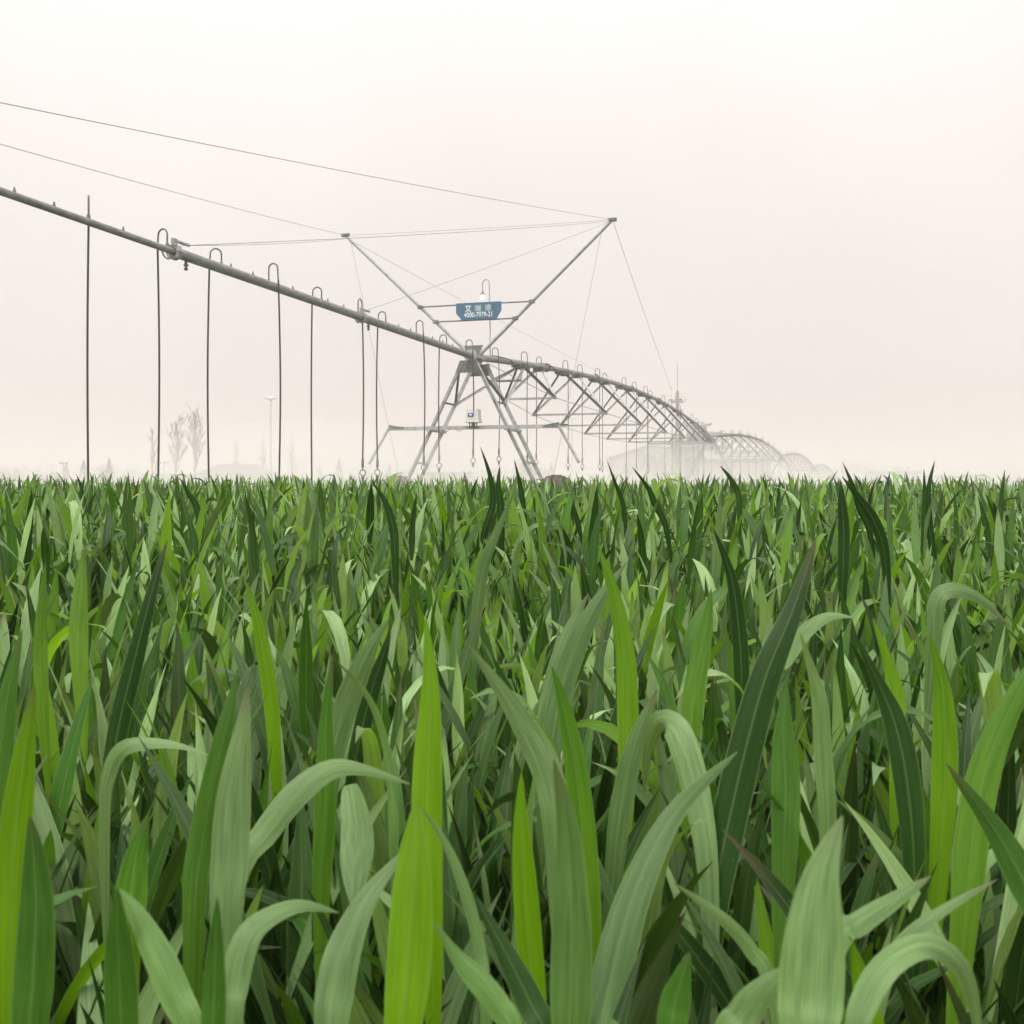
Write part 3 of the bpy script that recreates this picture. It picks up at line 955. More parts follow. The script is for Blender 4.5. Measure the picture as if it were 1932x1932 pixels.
# the same stand carries on under, behind and beside the nearest plants: low leaves, part of the crop
lp = []
n = 1700
x, y = wedge(n, .30, NEAR_END, .5)
for k in range(2):
    L_ = RNG.uniform(.14, .22, n)
    top = .47 + RNG.normal(0, .03, n) - .05 * k
    p0 = np.stack([x, y, np.maximum(top - L_ * .9, .02)], -1)
    ti, wa = tints(n)
    lp.append(leaf_batch(p0, RNG.random(n) * 6.28, RNG.uniform(.1, .5, n), RNG.uniform(.1, 1.0, n), L_, RNG.uniform(.011, .016, n), RNG.normal(0, .5, n), np.minimum(ti, .30), wa * .12, np.zeros(n), 8, 3))  # tint held low: older leaves, plus shade of the gaps put into the colour
lp.append(stem_ribbons(x, y, np.full(n, .5)))
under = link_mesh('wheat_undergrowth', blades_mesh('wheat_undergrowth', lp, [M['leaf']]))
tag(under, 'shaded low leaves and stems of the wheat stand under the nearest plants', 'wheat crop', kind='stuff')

# ------------------------------------------------------------------ the irrigation machine
UP = Vector((0, 0, 1))
T = [Vector((-.90, 26.4, 0)), Vector((12.62, 69.8, 0)), Vector((28.5, 115.8, 0)), Vector((44.0, 160, 0)), Vector((61.5, 210, 0))]
PZ = [EYE + 3.08, EYE + 3.10, EYE + 3.10, EYE + 2.66, EYE + 2.25]
D0 = (T[1] - T[0]).normalized()
B0 = Vector((D0.y, -D0.x, 0))            # across the pipe, towards the camera's right


def arc_pts(c, u, v, r, a0, a1, n):
    return [c + u * (r * math.cos(a0 + (a1 - a0) * i / n)) + v * (r * math.sin(a0 + (a1 - a0) * i / n)) for i in range(n + 1)]


DROP = 'sprinkler drops hanging from the irrigation pipe'


def make_drop(name, loc, side, turn_deg, z_end, label, detail=True, rise=0.15, dark=True, sway=0.0, r=0.0155):
    """gooseneck on the pipe, hose straight down, weight, ring sprinkler; loc = centre of the pipe"""
    root = thing(name, loc, label, 'sprinkler hose', DROP)
    O = Vector(loc)
    tr = math.radians(turn_deg)
    u = (B0 * math.cos(tr) + D0 * math.sin(tr)) * side
    pr = 0.075
    rr = 0.078
    x0 = Vector((0, 0, 0)) if abs(turn_deg) < 60 else B0 * 0.0
    g = MB()
    base = O + UP * (pr * .6) + x0
    pts = [base, base + UP * (rise * .5)]
    top = O + UP * (pr + rise - rr * .3)
    pts += arc_pts(top + u * rr, -u, UP, rr, 0, math.pi, 10 if detail else 6)
    endp = O + u * (2 * rr + .012) + UP * (.02)
    pts.append(endp)
    g.path(pts, .0125, 8 if detail else 5)
    g.lathe([(.024, -.01), (.024, .03), (.017, .045)], base, 8)
    g.build('gooseneck', M['zinc_dark'], root, smooth=True)
    hz = MB()
    length = endp.z - z_end
    n = 9 if detail else 4
    hp = []
    for i in range(n + 1):
        t = i / n
        hp.append(endp + UP * (.05 - (length + .05) * t) + (D0 * .6 + B0) * (sway * math.sin(math.pi * t) + .4 * sway * t))
    hz.path(hp, r, 8 if detail else 5)
    hz.build('hose', M['hose'] if dark else M['hose_grey'], root, smooth=True)
    e = hp[-1]
    s = MB()
    s.lathe([(.012, .0), (.024, -.01), (.026, -.15), (.016, -.17), (.014, -.20)], e + UP * .03, 10 if detail else 6)
    s.build('weight', M['hose_grey'], root, smooth=True)
    q = e - UP * .235
    s = MB()
    s.path(arc_pts(q, (B0 + D0 * .2).normalized(), UP, .055, 0, 2 * math.pi, 14 if detail else 8)[:-1], .010, 6, closed=True)
    s.lathe([(.018, .0), (.034, -.02), (.034, -.035), (.022, -.05), (.022, -.10), (.004, -.105)], q - UP * .052, 10 if detail else 6)
    s.build('spray_head', M['hose_grey'], root, smooth=True)
    return root


def span_pt(i, s, total, bow=.88):
    """point on the arched pipe of span i"""
    t = s / total
    p = T[i].lerp(T[i + 1], t)
    z = PZ[i] + (PZ[i + 1] - PZ[i]) * t + bow * 4 * t * (1 - t) * (1 - .12 * (2 * t - 1) ** 2)
    return Vector((p.x, p.y, z))


ORD = ['first', 'second', 'third', 'fourth', 'fifth', 'sixth', 'seventh', 'eighth', 'ninth', 'tenth', 'eleventh', 'twelfth', 'thirteenth', 'fourteenth', 'fifteenth', 'sixteenth', 'seventeenth', 'eighteenth', 'nineteenth', 'twentieth']
SPAN_LABEL = ['nearest arched pipe span on triangular steel trusses behind the blue-signed tower',
              'second arched pipe span, rising beyond the first arch and fading into mist',
              'third arched pipe span, small and pale, between the second arch and the last',
              'farthest arched pipe span, faintest grey, ending near the misty horizon']
DROP_S = [1.35, 3.9, 5.9, 8.4, 10.3, 12.9, 14.8, 17.6, 19.7, 22.3, 24.3, 27.0, 29.0, 31.8, 33.8, 36.5, 38.5, 41.2, 43.4]

for i in range(4):
    a, b = T[i], T[i + 1]
    tot = (b - a).length
    d = (b - a).normalized()
    bb = Vector((d.y, -d.x, 0))
    far = i > 0
    root = thing('pipe_span', (a.x, a.y, PZ[i]), SPAN_LABEL[i], 'irrigation pipe', 'arched spans of the irrigation machine')
    n8 = 16 if not far else 8
    p = MB()
    npt = 50
    p.path([span_pt(i, tot * (k / npt), tot) for k in range(npt + 1)], .084, n8)
    p.build('pipe', M['pipe'], root, smooth=True)
    for k in range(1, 7):                                  # flanged joints of the pipe lengths
        s = tot * k / 7
        q, q2 = span_pt(i, s - .03, tot), span_pt(i, s + .03, tot)
        f = MB()
        f.tube(q, q2, .135, 12 if not far else 6)
        f.build('flange', M['zinc_dark'], root)
    cs = [4.75 + 4.5 * k for k in range(9)]
    sc = tot / 45.5
    wid = [.74, 1.22, 1.50, 1.66, 1.73, 1.66, 1.50, 1.22, .74]
    drop = [.95, 1.36, 1.66, 1.86, 1.93, 1.86, 1.66, 1.36, .95]
    bots = {-1: [], 1: []}
    for k, c in enumerate(cs):
        s = c * sc
        top = span_pt(i, s, tot)
        lo = {sd_: top + bb * (sd_ * wid[k]) - UP * drop[k] for sd_ in (-1, 1)}
        for sd_ in (-1, 1):
            bots[sd_].append(lo[sd_])
            for e in (-.92, .92):
                q = span_pt(i, s + e * sc, tot) + bb * (sd_ * .09) - UP * .10
                m_ = MB()
                m_.angle_iron(q, lo[sd_], .062 if i < 2 else .046, .008, bb)
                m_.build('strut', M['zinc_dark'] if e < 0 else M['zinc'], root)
        m_ = MB()
        m_.angle_iron(lo[-1], lo[1], .062, .008)
        m_.build('cross_bar', M['zinc'], root)
        for e in (-.92, .92):
            q = span_pt(i, s + e * sc, tot)
            m_ = MB()
            m_.box(q - UP * .105, d * (.46 if e < 0 else .2), bb * .13, UP * .035)
            m_.box(q - UP * .06, d * .10, bb * .10, UP * .045)
            m_.build('pipe_bracket', M['shade_dark_steel'], root)
    for sd_ in (-1, 1):
        m_ = MB()
        pts = [span_pt(i, .45, tot) + bb * sd_ * .14 - UP * .12] + bots[sd_] + [span_pt(i, tot - .45, tot) + bb * sd_ * .14 - UP * .12]
        for q1, q2 in zip(pts[:-1], pts[1:]):
            m_.tube(q1, q2, .011, 6)
        for q in bots[sd_]:
            m_.box(q - UP * .01, d * .06, bb * .035, UP * .03)
        m_.build('truss_rod', M['zinc'], root)
    if i == 0:
        # small spreader where the truss rods leave the tower
        q = [pts_ for pts_ in (span_pt(0, .45, tot),)][0]
        e = []
        for sd_ in (-1, 1):
            q1 = q + bb * sd_ * .14 - UP * .12
            e.append(q1.lerp(bots[sd_][0], .47))
        m_ = MB()
        m_.angle_iron(e[0], e[1], .06, .008)
        m_.build('cross_bar', M['zinc_dark'], root)
        for sd_, q1 in zip((-1, 1), e):
            m_ = MB()
            m_.angle_iron(q1, span_pt(0, 3.75, tot) - UP * .1 + bb * .06 * sd_, .05, .007, bb)
            m_.build('strut', M['zinc_dark'], root)
        m_ = MB()
        # black cable laid over the pipe and looping off it
        for s0, sag in ((.9, .30), (5.2, .24)):
            pp = []
            for k in range(11):
                t = k / 10
                a_ = math.pi * (.9 - 1.25 * t)
                c_ = span_pt(0, s0 + 2.0 * t, tot)
                rr = .095 + (sag * max(0, t - .55) * 2.0)
                pp.append(c_ + bb * (rr * math.cos(a_) * (1 if t < .8 else .9)) + UP * rr * math.sin(a_))
            m_.path(pp, .014, 6)
        m_.build('power_cable', M['hose'], root, smooth=True)
    # drops
    for k, s in enumerate(DROP_S):
        if far and i > 1 and k % 2 and i == 3:
            continue
        q = span_pt(i, s * sc, tot)
        side = 1 if k % 2 else -1
        if i == 0:
            lab = f'{ORD[k]} thin sprinkler hose along the nearest arched span, counting from the tower'
        else:
            lab = ['', 'thin sprinkler hose hanging from the second arched span in the mist', 'faint sprinkler hose hanging from the small third arched span', 'faintest sprinkler hose hanging from the farthest arched span'][i]
        make_drop('sprinkler_drop', q, 1 if i == 0 and k % 4 != 2 else side, (0, 18, -12, 30)[k % 4], EYE + .88 + RNG.normal(0, .03), lab,
                  detail=not far, rise=.16 + .03 * (k % 2), dark=True, sway=RNG.normal(0, .012), r=.0115 if not far else .015)


# ---- drive towers
def make_tower(i, label):
    root = thing('drive_tower', (T[i].x, T[i].y, 0), label, 'irrigation tower', 'wheeled towers of the irrigation machine')
    d = D0 if i == 0 else (T[min(i + 1, 4)] - T[i - 1]).normalized()
    b = Vector((d.y, -d.x, 0))
    c = Vector((T[i].x, T[i].y, 0))
    pz = PZ[i]
    L = lambda a_, b_, z_: c + d * a_ + b * b_ + UP * z_
    n8 = 12 if i == 0 else 6
    TOPZ, BOTZ = pz - .17, .62
    leg_b = lambda z, w_=1.70: .17 + (w_ - .17) * (TOPZ - z) / (TOPZ - BOTZ)
    for a_ in (-.43, .43):
        for sd_ in (-1, 1):
            m_ = MB()
            m_.angle_iron(L(a_, sd_ * leg_b(TOPZ), TOPZ), L(a_, sd_ * leg_b(BOTZ), BOTZ), .095, .010, d * a_)
            m_.build('leg', M['zinc'], root)
        m_ = MB()
        zt, zb = pz - .13, pz - .42
        poly = [L(a_ * 1.04, -.21, zt), L(a_ * 1.04, .21, zt), L(a_ * 1.04, leg_b(zb) + .03, zb), L(a_ * 1.04, -leg_b(zb) - .03, zb)]
        m_.prism(poly, d * (-.012 if a_ < 0 else .012))
        m_.build('gusset_plate', M['zinc_dark'], root)
    for sd_ in (-1, 1):
        zr = 2.72
        m_ = MB()
        m_.angle_iron(L(-.43, sd_ * leg_b(zr), zr), L(.43, sd_ * leg_b(zr), zr), .05, .007)
        m_.build('rung', M['zinc_dark'], root)
        m_ = MB()
        m_.angle_iron(L(-.40, sd_ * leg_b(TOPZ - .15), TOPZ - .15), L(.41, sd_ * leg_b(zr), zr + .03), .05, .007, b)
        m_.build('brace', M['zinc_dark'], root)
        zr2 = 1.28
        m_ = MB()
        m_.angle_iron(L(-.43, sd_ * leg_b(zr2), zr2), L(.43, sd_ * leg_b(zr2), zr2), .05, .007)
        m_.build('rung', M['zinc'], root)
        if i < 4:
            tot = (T[i + 1] - T[i]).length
            q = span_pt(i, 3.85, tot) - UP * .10
            m_ = MB()
            m_.angle_iron(L(.43, sd_ * leg_b(zr), zr), q + b * sd_ * .1, .06, .008)
            m_.build('brace', M['zinc'], root)
    # base beam, wheels, gear boxes
    m_ = MB()
    m_.box(L(0, 0, .60), d * .07, b * 1.62, UP * .05)
    for sd_ in (-1, 1):
        m_.box(L(0, sd_ * 1.55, .60), d * .47, b * .05, UP * .045)
    m_.build('base_beam', M['zinc'], root)
    for sd_ in (-1, 1):
        wc = L(.05, sd_ * 2.02, .46)
        ty = MB()
        ty.lathe([(.36, -.15), (.50, -.17), (.56, -.14), (.585, -.05), (.585, .05), (.56, .14), (.50, .17), (.36, .15), (.36, -.15)], wc, 36 if i == 0 else 14, d)
        if i == 0:
            nl = 22
            for k in range(nl):
                t = 2 * math.pi * k / nl
                for s_ in (-1, 1):
                    t2 = t + (.07 if s_ > 0 else -.07)
                    r_ = b * math.cos(t2) + UP * math.sin(t2)
                    tt_ = -b * math.sin(t2) + UP * math.cos(t2)
                    ty.box(wc + r_ * .595 + d * s_ * .085, (d * s_ * .08 + tt_ * .035), tt_ * .028, r_ * .03)
        ty.v = [tuple(wc + (Vector(p) - wc) * .85) for p in ty.v]
        wheel = ty.build('wheel', M['mud'], root, smooth=True)
        rm = MB()
        wc0 = wc
        rm.lathe([(.35, -.09), (.33, -.07), (.12, .02), (.12, .06), (.03, .07), (.001, .07)], wc, 18, d)
        rm.lathe([(.37, -.13), (.35, -.12), (.35, .12), (.37, .13)], wc, 18, d)
        rm.v = [tuple(wc + (Vector(p) - wc) * .85) for p in rm.v]
        rm.build('rim', M['rim'], wheel, smooth=True)
        gb = MB()
        gb.box(wc - d * .22 - b * sd_ * .02, d * .10, b * .10, UP * .11)
        gb.tube(wc - d * .2, wc + d * .12, .04, 10)
        gb.build('gearbox', M['rim'], root)
    # flexible joint round the pipe
    m_ = MB()
    p0 = L(0, 0, pz)
    m_.tube(p0 - d * .30, p0 - d * .26, .16, n8)
    m_.tube(p0 + d * .22, p0 + d * .26, .16, n8)
    m_.tube(p0 - d * .12, p0 + d * .16, .115, n8)
    for sd_ in (-1, 1):
        m_.box(p0 + b * sd_ * .16, d * .30, b * .012, UP * .05)
        m_.tube(p0 + b * sd_ * .12 - UP * .17 - d * .25, p0 + b * sd_ * .12 - UP * .17 + d * .25, .022, 6)
    m_.path([p0 + b * .16 + UP * .02, p0 + b * .17 + UP * .18, p0 - b * .17 + UP * .18, p0 - b * .16 + UP * .02], .016, 6)
    m_.build('pipe_joint', M['zinc'], root)
    m_ = MB()
    for a_, b_ in ((-.35, -.24), (-.38, .14), (.3, .22)):
        m_.box(L(a_, b_, pz - .22), d * .03, b * .03, UP * .05)
        m_.tube(L(a_, b_, pz - .27), L(a_, b_, pz - .36), .022, 6)
    m_.build('clamp', M['zinc_dark'], root)
    return root, L, d, b, leg_b


t1, L1, d1, b1, legb1 = make_tower(0, 'nearest A-shaped steel tower on muddy wheels, under the blue sign')
for i, lab in ((1, 'second A-shaped tower, where the first and second arches meet'), (2, 'third tower, small and pale, between the second and third arches'),
               (3, 'fourth tower, very faint, between the third and farthest arches'), (4, 'farthest tower, barely visible at the end of the last arch')):
    make_tower(i, lab)

# horizontal boom across the near tower, with down-turned ends
m_ = MB()
m_.angle_iron(L1(-.50, -2.04, 2.10), L1(-.50, 2.20, 2.10), .075, .009)
boom = m_.build('tower_boom', M['zinc'], None, origin=L1(-.50, 0, 2.10))
tag(boom, 'long horizontal steel boom with bent-down ends, bolted across the near tower legs', 'boom')
m_ = MB()
m_.tube(L1(.40, -2.06, 2.19), L1(.40, 2.22, 2.19), .017, 8)
m_.build('rod', M['zinc'], boom, smooth=True)
for sd_ in (-1, 1):
    e = L1(-.50, sd_ * 2.12 + .1, 2.12)
    m_ = MB()
    m_.tube(e, L1(-.55, sd_ * 2.62 + .1, 1.26), .035, 10)
    m_.build('end_arm', M['zinc'], boom, smooth=True)
    m_ = MB()
    m_.prism([L1(-.50, sd_ * 1.72 + .1, 2.13), L1(-.50, sd_ * 2.12 + .1, 2.20), L1(-.50, sd_ * 2.15 + .1, 2.10)], d1 * .02)
    m_.tube(L1(-.50, sd_ * 2.12 + .1, 2.16), L1(.40, sd_ * 2.12 + .1, 2.19), .014, 6)
    m_.build('bracket', M['zinc_dark'], boom)
for sd_ in (-1, 1):
    m_ = MB()
    m_.box(L1(-.02, sd_ * (legb1(2.1) + .02), 2.06), d1 * .56, b1 * .05, UP * .03)
    m_.build('clamp', M['zinc'], boom)

# control box on the boom
cb = L1(-.50, .15, 2.17)
cbx = thing('control_box', cb, 'cream tapered control box with a small blue screen, on the boom between the tower legs', 'control box')
m_ = MB()
hw, hd, hh = .165, .12, .30
for (z0, z1, w0, w1) in ((.07, .075 + hh, hw, hw * .88),):
    vs = []
    for z_, w_ in ((z0, w0), (z1, w1)):
        for x_, y_ in ((-1, -1), (1, -1), (1, 1), (-1, 1)):
            vs.append(cb + b1 * x_ * w_ + d1 * y_ * hd * (w_ / hw) + UP * z_)
    m_.add(vs, [(3, 2, 1, 0), (4, 5, 6, 7), (0, 1, 5, 4), (1, 2, 6, 5), (2, 3, 7, 6), (3, 0, 4, 7)])
m_.box(cb + UP * .06, b1 * (hw + .02), d1 * (hd + .02), UP * .012)
hou = m_.build('housing', M['cream'], cbx)
bv = hou.modifiers.new('round', 'BEVEL'); bv.width = .012; bv.segments = 3
m_ = MB()
m_.box(cb + UP * .225 - b1 * .03 - d1 * (hd + .004), b1 * .07, d1 * .006, UP * .04)
scr = m_.build('screen', M['label_blue'], cbx)
m_ = MB()
m_.box(cb + UP * .225 - b1 * .03 - d1 * (hd + .012), b1 * .036, d1 * .002, UP * .016)
m_.build('display_text', M['sign_white'], scr)
m_ = MB()
for k in range(4):
    q = cb + b1 * (-.10 + .06 * k) + UP * .05
    m_.lathe([(.016, 0), (.020, -.02), (.012, -.05), (.010, -.12)], q, 8)
m_.tube(cb + UP * .05, cb - UP * .07, .04, 10)
m_.build('cable_gland', M['zinc_dark'], cbx)
m_ = MB()
pp = []
for k in range(17):
    t = k / 16
    pp.append(cb + b1 * (-.12 - .72 * t) - d1 * .02 + UP * (-.09 + .05 * math.sin(t * 14) - .02 * t))
m_.path(pp, .008, 5)
m_.build('loose_cable', M['hose_grey'], cbx, smooth=True)

# ---- V mast with its stay cables
TIP = {-1: L1(0, -3.42, EYE + 6.24), 1: L1(0, 3.38, EYE + 6.14)}
mast = thing('cable_mast', L1(0, 0, PZ[0] + .1), 'V-shaped steel mast above the near tower, holding the stay cables', 'mast')
foot = {-1: L1(0, -.14, PZ[0] + .08), 1: L1(0, .14, PZ[0] + .05)}
for sd_ in (-1, 1):
    m_ = MB()
    m_.path([foot[sd_], TIP[sd_]], .042, 12, .036)
    m_.build('mast_arm', M['zinc'], mast, smooth=True)
    m_ = MB()
    t_ = TIP[sd_]
    m_.box(t_, b1 * .09, d1 * .05, UP * .035)
    m_.tube(t_ - d1 * .10 - b1 * sd_ * .03, t_ + d1 * .10 - b1 * sd_ * .03, .016, 8)
    m_.tube(t_ - b1 * sd_ * .12 + UP * .03, t_ + b1 * sd_ * .10 + UP * .03, .016, 8)
    m_.build('cable_clamp', M['zinc_dark'], mast)
m_ = MB()
m_.prism([L1(-.06, -.25, PZ[0] + .27), L1(-.06, .24, PZ[0] + .27), L1(-.06, .12, PZ[0] + .06), L1(-.06, -.14, PZ[0] + .06)], d1 * .014)
m_.build('gusset_plate', M['zinc_dark'], mast)
arm_pt = lambda sd_, z: foot[sd_].lerp(TIP[sd_], (z - foot[sd_].z) / (TIP[sd_].z - foot[sd_].z))
BARZ = (EYE + 4.34, EYE + 3.96)
for z in BARZ:
    m_ = MB()
    m_.tube(arm_pt(-1, z) - b1 * .03 - d1 * .045, arm_pt(1, z) + b1 * .03 - d1 * .045, .019, 8)
    m_.build('cross_bar', M['zinc_dark'], mast, smooth=True)
    for sd_ in (-1, 1):
        m_ = MB()
        m_.box(arm_pt(sd_, z) - d1 * .02, b1 * .06, d1 * .05, UP * .04)
        m_.build('bar_clamp', M['zinc_dark'], mast)

OVZ = PZ[0] + .0
ov = lambda s: L1(-s, 0, PZ[0] + .004 * s)
cab = []
cab.append((TIP[1], ov(20.0) + UP * .1)); cab.append((TIP[-1], ov(20.0) + UP * .1))
cA, cB = ov(12.02) + UP * .13, ov(6.25) + UP * .13
for c_ in (cA, cB):
    cab.append((TIP[1] - (TIP[1] - foot[1]).normalized() * .05, c_)); cab.append((TIP[-1] - (TIP[-1] - foot[-1]).normalized() * .12, c_))
cab.append((TIP[1], TIP[-1]))
tot0 = (T[1] - T[0]).length
bk = span_pt(0, 32.6, tot0) + UP * .1
cab.append((TIP[1], bk)); cab.append((TIP[-1] - (TIP[-1] - foot[-1]).normalized() * .2, bk))
cab.append((TIP[1] - (TIP[1] - foot[1]).normalized() * .35, L1(0, 1.9, .66))); cab.append((TIP[-1] - (TIP[-1] - foot[-1]).normalized() * .2, L1(0, -1.9, .66)))
for p_, q_ in cab:
    m_ = MB()
    n = 12
    ln = (q_ - p_).length
    m_.path([p_.lerp(q_, k / n) - UP * (.0035 * ln * 4 * (k / n) * (1 - k / n)) for k in range(n + 1)], .0055, 6)
    m_.build('stay_cable', M['cable'], mast, smooth=True)

# ---- blue sign
sg_c = (arm_pt(-1, BARZ[0]) + arm_pt(1, BARZ[0])) / 2
sg = thing('name_sign', L1(-.085, .13, BARZ[0]), 'blue signboard with white lettering and cut lower corners, hung on the mast bars', 'sign')
SX = lambda x_, z_, a_=0.0: L1(-.085 - a_, .13 + x_, BARZ[0] + z_)
m_ = MB()
poly = [(-.565, .035), (.555, .035), (.575, .015), (.575, -.18), (.455, -.375), (-.435, -.375), (-.575, -.205), (-.575, .015)]
m_.prism([SX(x_, z_) for x_, z_ in poly], d1 * .012)
m_.build('board', M['sign_blue'], sg)


def lettering(text, size, cx, cz, parent, m, name, sx=1.0, off=.004, extrude=.001, bold=0.0):
    cu = bpy.data.curves.new(name, 'FONT')
    cu.body = text
    cu.size = size
    cu.align_x = 'CENTER'
    cu.align_y = 'CENTER'
    cu.extrude = extrude
    cu.offset = bold
    tmp = bpy.data.objects.new('tmp_text', cu)
    COL.objects.link(tmp)
    bpy.context.view_layer.update()
    me = bpy.data.meshes.new_from_object(tmp.evaluated_get(bpy.context.evaluated_depsgraph_get()))
    bpy.data.objects.remove(tmp)
    me.materials.clear()
    me.materials.append(m)
    po = parent_origin(parent)
    for v in me.vertices:
        q = SX(cx + v.co.x * sx, cz + v.co.y, off + v.co.z)
        v.co = q - po
    o = bpy.data.objects.new(name, me)
    COL.objects.link(o)
    o.parent = parent
    return o


for ch, cx in (('\u827e', -.262), ('\u745e', -.012), ('\u5fb7', .240)):
    lettering(ch, .165, cx, -.115, sg, M['sign_white'], 'lettering', bold=.004 if ch == '\u827e' else 0.0)
lettering('4000-7979-21', .165, .0, -.262, sg, M['sign_white'], 'lettering', sx=.79, bold=.003)
m_ = MB()
for cx, cz, s_ in ((-.14, -.10, 1), (.115, -.06, -1)):        # green chevrons of the emblem behind the middle character
    m_.prism([SX(cx - .055 * s_, cz, .002), SX(cx + .035 * s_, cz + .075, .002), SX(cx + .07 * s_, cz + .045, .002), SX(cx + .015 * s_, cz - .01, .002), SX(cx + .06 * s_, cz - .075, .002), SX(cx + .03 * s_, cz - .09, .002)][::(1 if s_ > 0 else -1)], d1 * -.001)
m_.prism([SX(-.10, -.165, .002), SX(.07, -.165, .002), SX(.03, -.195, .002), SX(-.05, -.195, .002)], d1 * -.001)
m_.build('emblem', M['sign_green'], sg)

# ---- swan-neck lamp above the sign
lp0 = L1(.10, .36, PZ[0] + .05)
lamp = thing('yard_lamp', lp0, 'swan-neck lamp with a white bulb, rising behind the blue sign', 'lamp')
m_ = MB()
zt = EYE + 4.86
top = L1(.10, .34, zt)
m_.path([lp0, L1(.10, .36, PZ[0] + .7), L1(.10, .345, zt - .5)] + arc_pts(top - b1 * .085, b1, UP, .085, 0, math.pi, 10) + [L1(.10, .17, zt - .22)], .0135, 8)
m_.build('neck', M['zinc'], lamp, smooth=True)
hq = L1(.10, .17, zt - .22)
m_ = MB()
m_.lathe([(.018, .03), (.022, .0), (.055, -.035), (.062, -.055), (.050, -.055)], hq, 14)
m_.build('lamp_holder', M['zinc_dark'], lamp, smooth=True)
m_ = MB()
m_.ball(hq - UP * .105, .062, 10)
m_.build('bulb', M['bulb'], lamp, smooth=True)

# ---- overhang towards the camera
oh = thing('overhang_pipe', L1(0, 0, PZ[0]), 'straight tapering pipe coming forward from the near tower to the left edge', 'irrigation pipe')
for s0, s1, r0 in ((.1, 6.35, .078), (6.35, 12.22, .071), (12.22, 20.4, .0445)):
    m_ = MB()
    n = 14
    m_.path([ov(s0 + (s1 - s0) * k / n) for k in range(n + 1)], r0, 18)
    m_.build('pipe', M['pipe'], oh, smooth=True)
for s_, rr in ((6.35, .112), (12.22, .115)):
    q = ov(s_)
    m_ = MB()
    m_.lathe([(.06, -.035), (rr, -.03), (rr, .0), (.06, .005)], q, 8, d1)
    m_.lathe([(.05, .012), (rr * .96, .018), (rr * .96, .045), (.05, .05)], q, 8, d1)
    for k in range(6):
        t = k * math.pi / 3
        o_ = (b1 * math.cos(t) + UP * math.sin(t)) * rr * .82
        m_.tube(q + o_ - d1 * .06, q + o_ + d1 * .07, .011, 6)
    m_.path([q + UP * .10 - d1 * .02, q + UP * .16 - d1 * .0, q + UP * .155 + d1 * .30], .014, 6)
    m_.tube(q + UP * .155 + d1 * .12, q + UP * .16 + d1 * .34, .024, 8)
    m_.box(q + UP * .13, d1 * .05, b1 * .02, UP * .05)
    m_.path(arc_pts(q - d1 * .16, UP * -1, d1, .12, -1.2, 1.2, 8), .012, 6)
    m_.build('coupling', M['zinc'], oh, smooth=False)
for s_ in (6.05, 11.95, 16.9):
    q = ov(s_)
    r0 = .071 if s_ < 16 else .0445
    m_ = MB()
    m_.lathe([(.022, .01), (.022, -.04), (.034, -.045), (.034, -.065), (.018, -.07), (.018, -.095), (.03, -.10), (.022, -.125), (.001, -.13)], q - UP * r0, 10)
    m_.build('drain_valve', M['zinc_dark'], oh, smooth=True)
s_ = .9
k = 0
DROP_OV = [(.16, 1), (2.52, -1), (3.51, 1), (5.87, -1), (6.5, 1), (8.5, -1), (9.6, 1), (11.5, -1), (12.7, -1), (14.05, 1), (17.6, -1), (19.0, 1)]
while s_ < 20:
    if all(abs(s_ - q) > .22 for q, _ in DROP_OV) and abs(s_ - 6.35) > .3 and abs(s_ - 12.22) > .3:
        r0 = .078 if s_ < 6.2 else (.071 if s_ < 11.9 else .0445)
        q = ov(s_) + UP * (r0 - .004)
        m_ = MB()
        m_.lathe([(.020, 0), (.020, .016), (.014, .020), (.011, .046), (.001, .062)], q, 8)
        m_.build('pipe_plug', M['zinc_dark'], oh, smooth=True)
    s_ += .62
ZE = [.81, .67, .60, .48, .46, .05, .0, .03, .02, .02, 0, 0]
DS = [.45, -.62, .18, -.62, 0, -.55, .13, -.43, -.32, -.10, 0, 0]
OLAB = ['black hose hanging straight in front of the near tower, before the control box',
        'hose hanging just left of the near tower, crossing its left legs', 'hose with tall gooseneck crossing the left foot of the near tower',
        'hose hanging just right of the second pipe coupling', 'hose hanging from the second pipe coupling with an edge-on gooseneck',
        'hose midway between the two couplings, behind the pipe, right of the pale lamp post', 'hose with a tall gooseneck in front of the thick pipe, by the lamp post',
        'hose just right of the first pipe coupling, on a narrow gooseneck', 'hose just left of the first pipe coupling, on a round gooseneck',
        'thick black hose farthest left, with its gooseneck seen edge-on', 'hose beyond the left edge', 'hose at the end of the overhang']
TURN = [0, 8, -6, 0, 88, 10, 0, 40, -8, 128, 0, 0]
for k, ((s_, side), ze) in enumerate(zip(DROP_OV, ZE)):
    if s_ > 15:
        continue
    make_drop('sprinkler_drop', ov(s_ + DS[k]), side, TURN[k], EYE + ze, OLAB[k], rise=.20 if side > 0 else .15, sway=(.016, -.010, .022, -.018)[k % 4], r=.0140)
# ------------------------------------------------------------------ things in the mist behind the field
def gx(x, d):
    return (x - CX) / FPX * d


FAR = 1.35        # how much farther off everything behind the field stands than first paced out


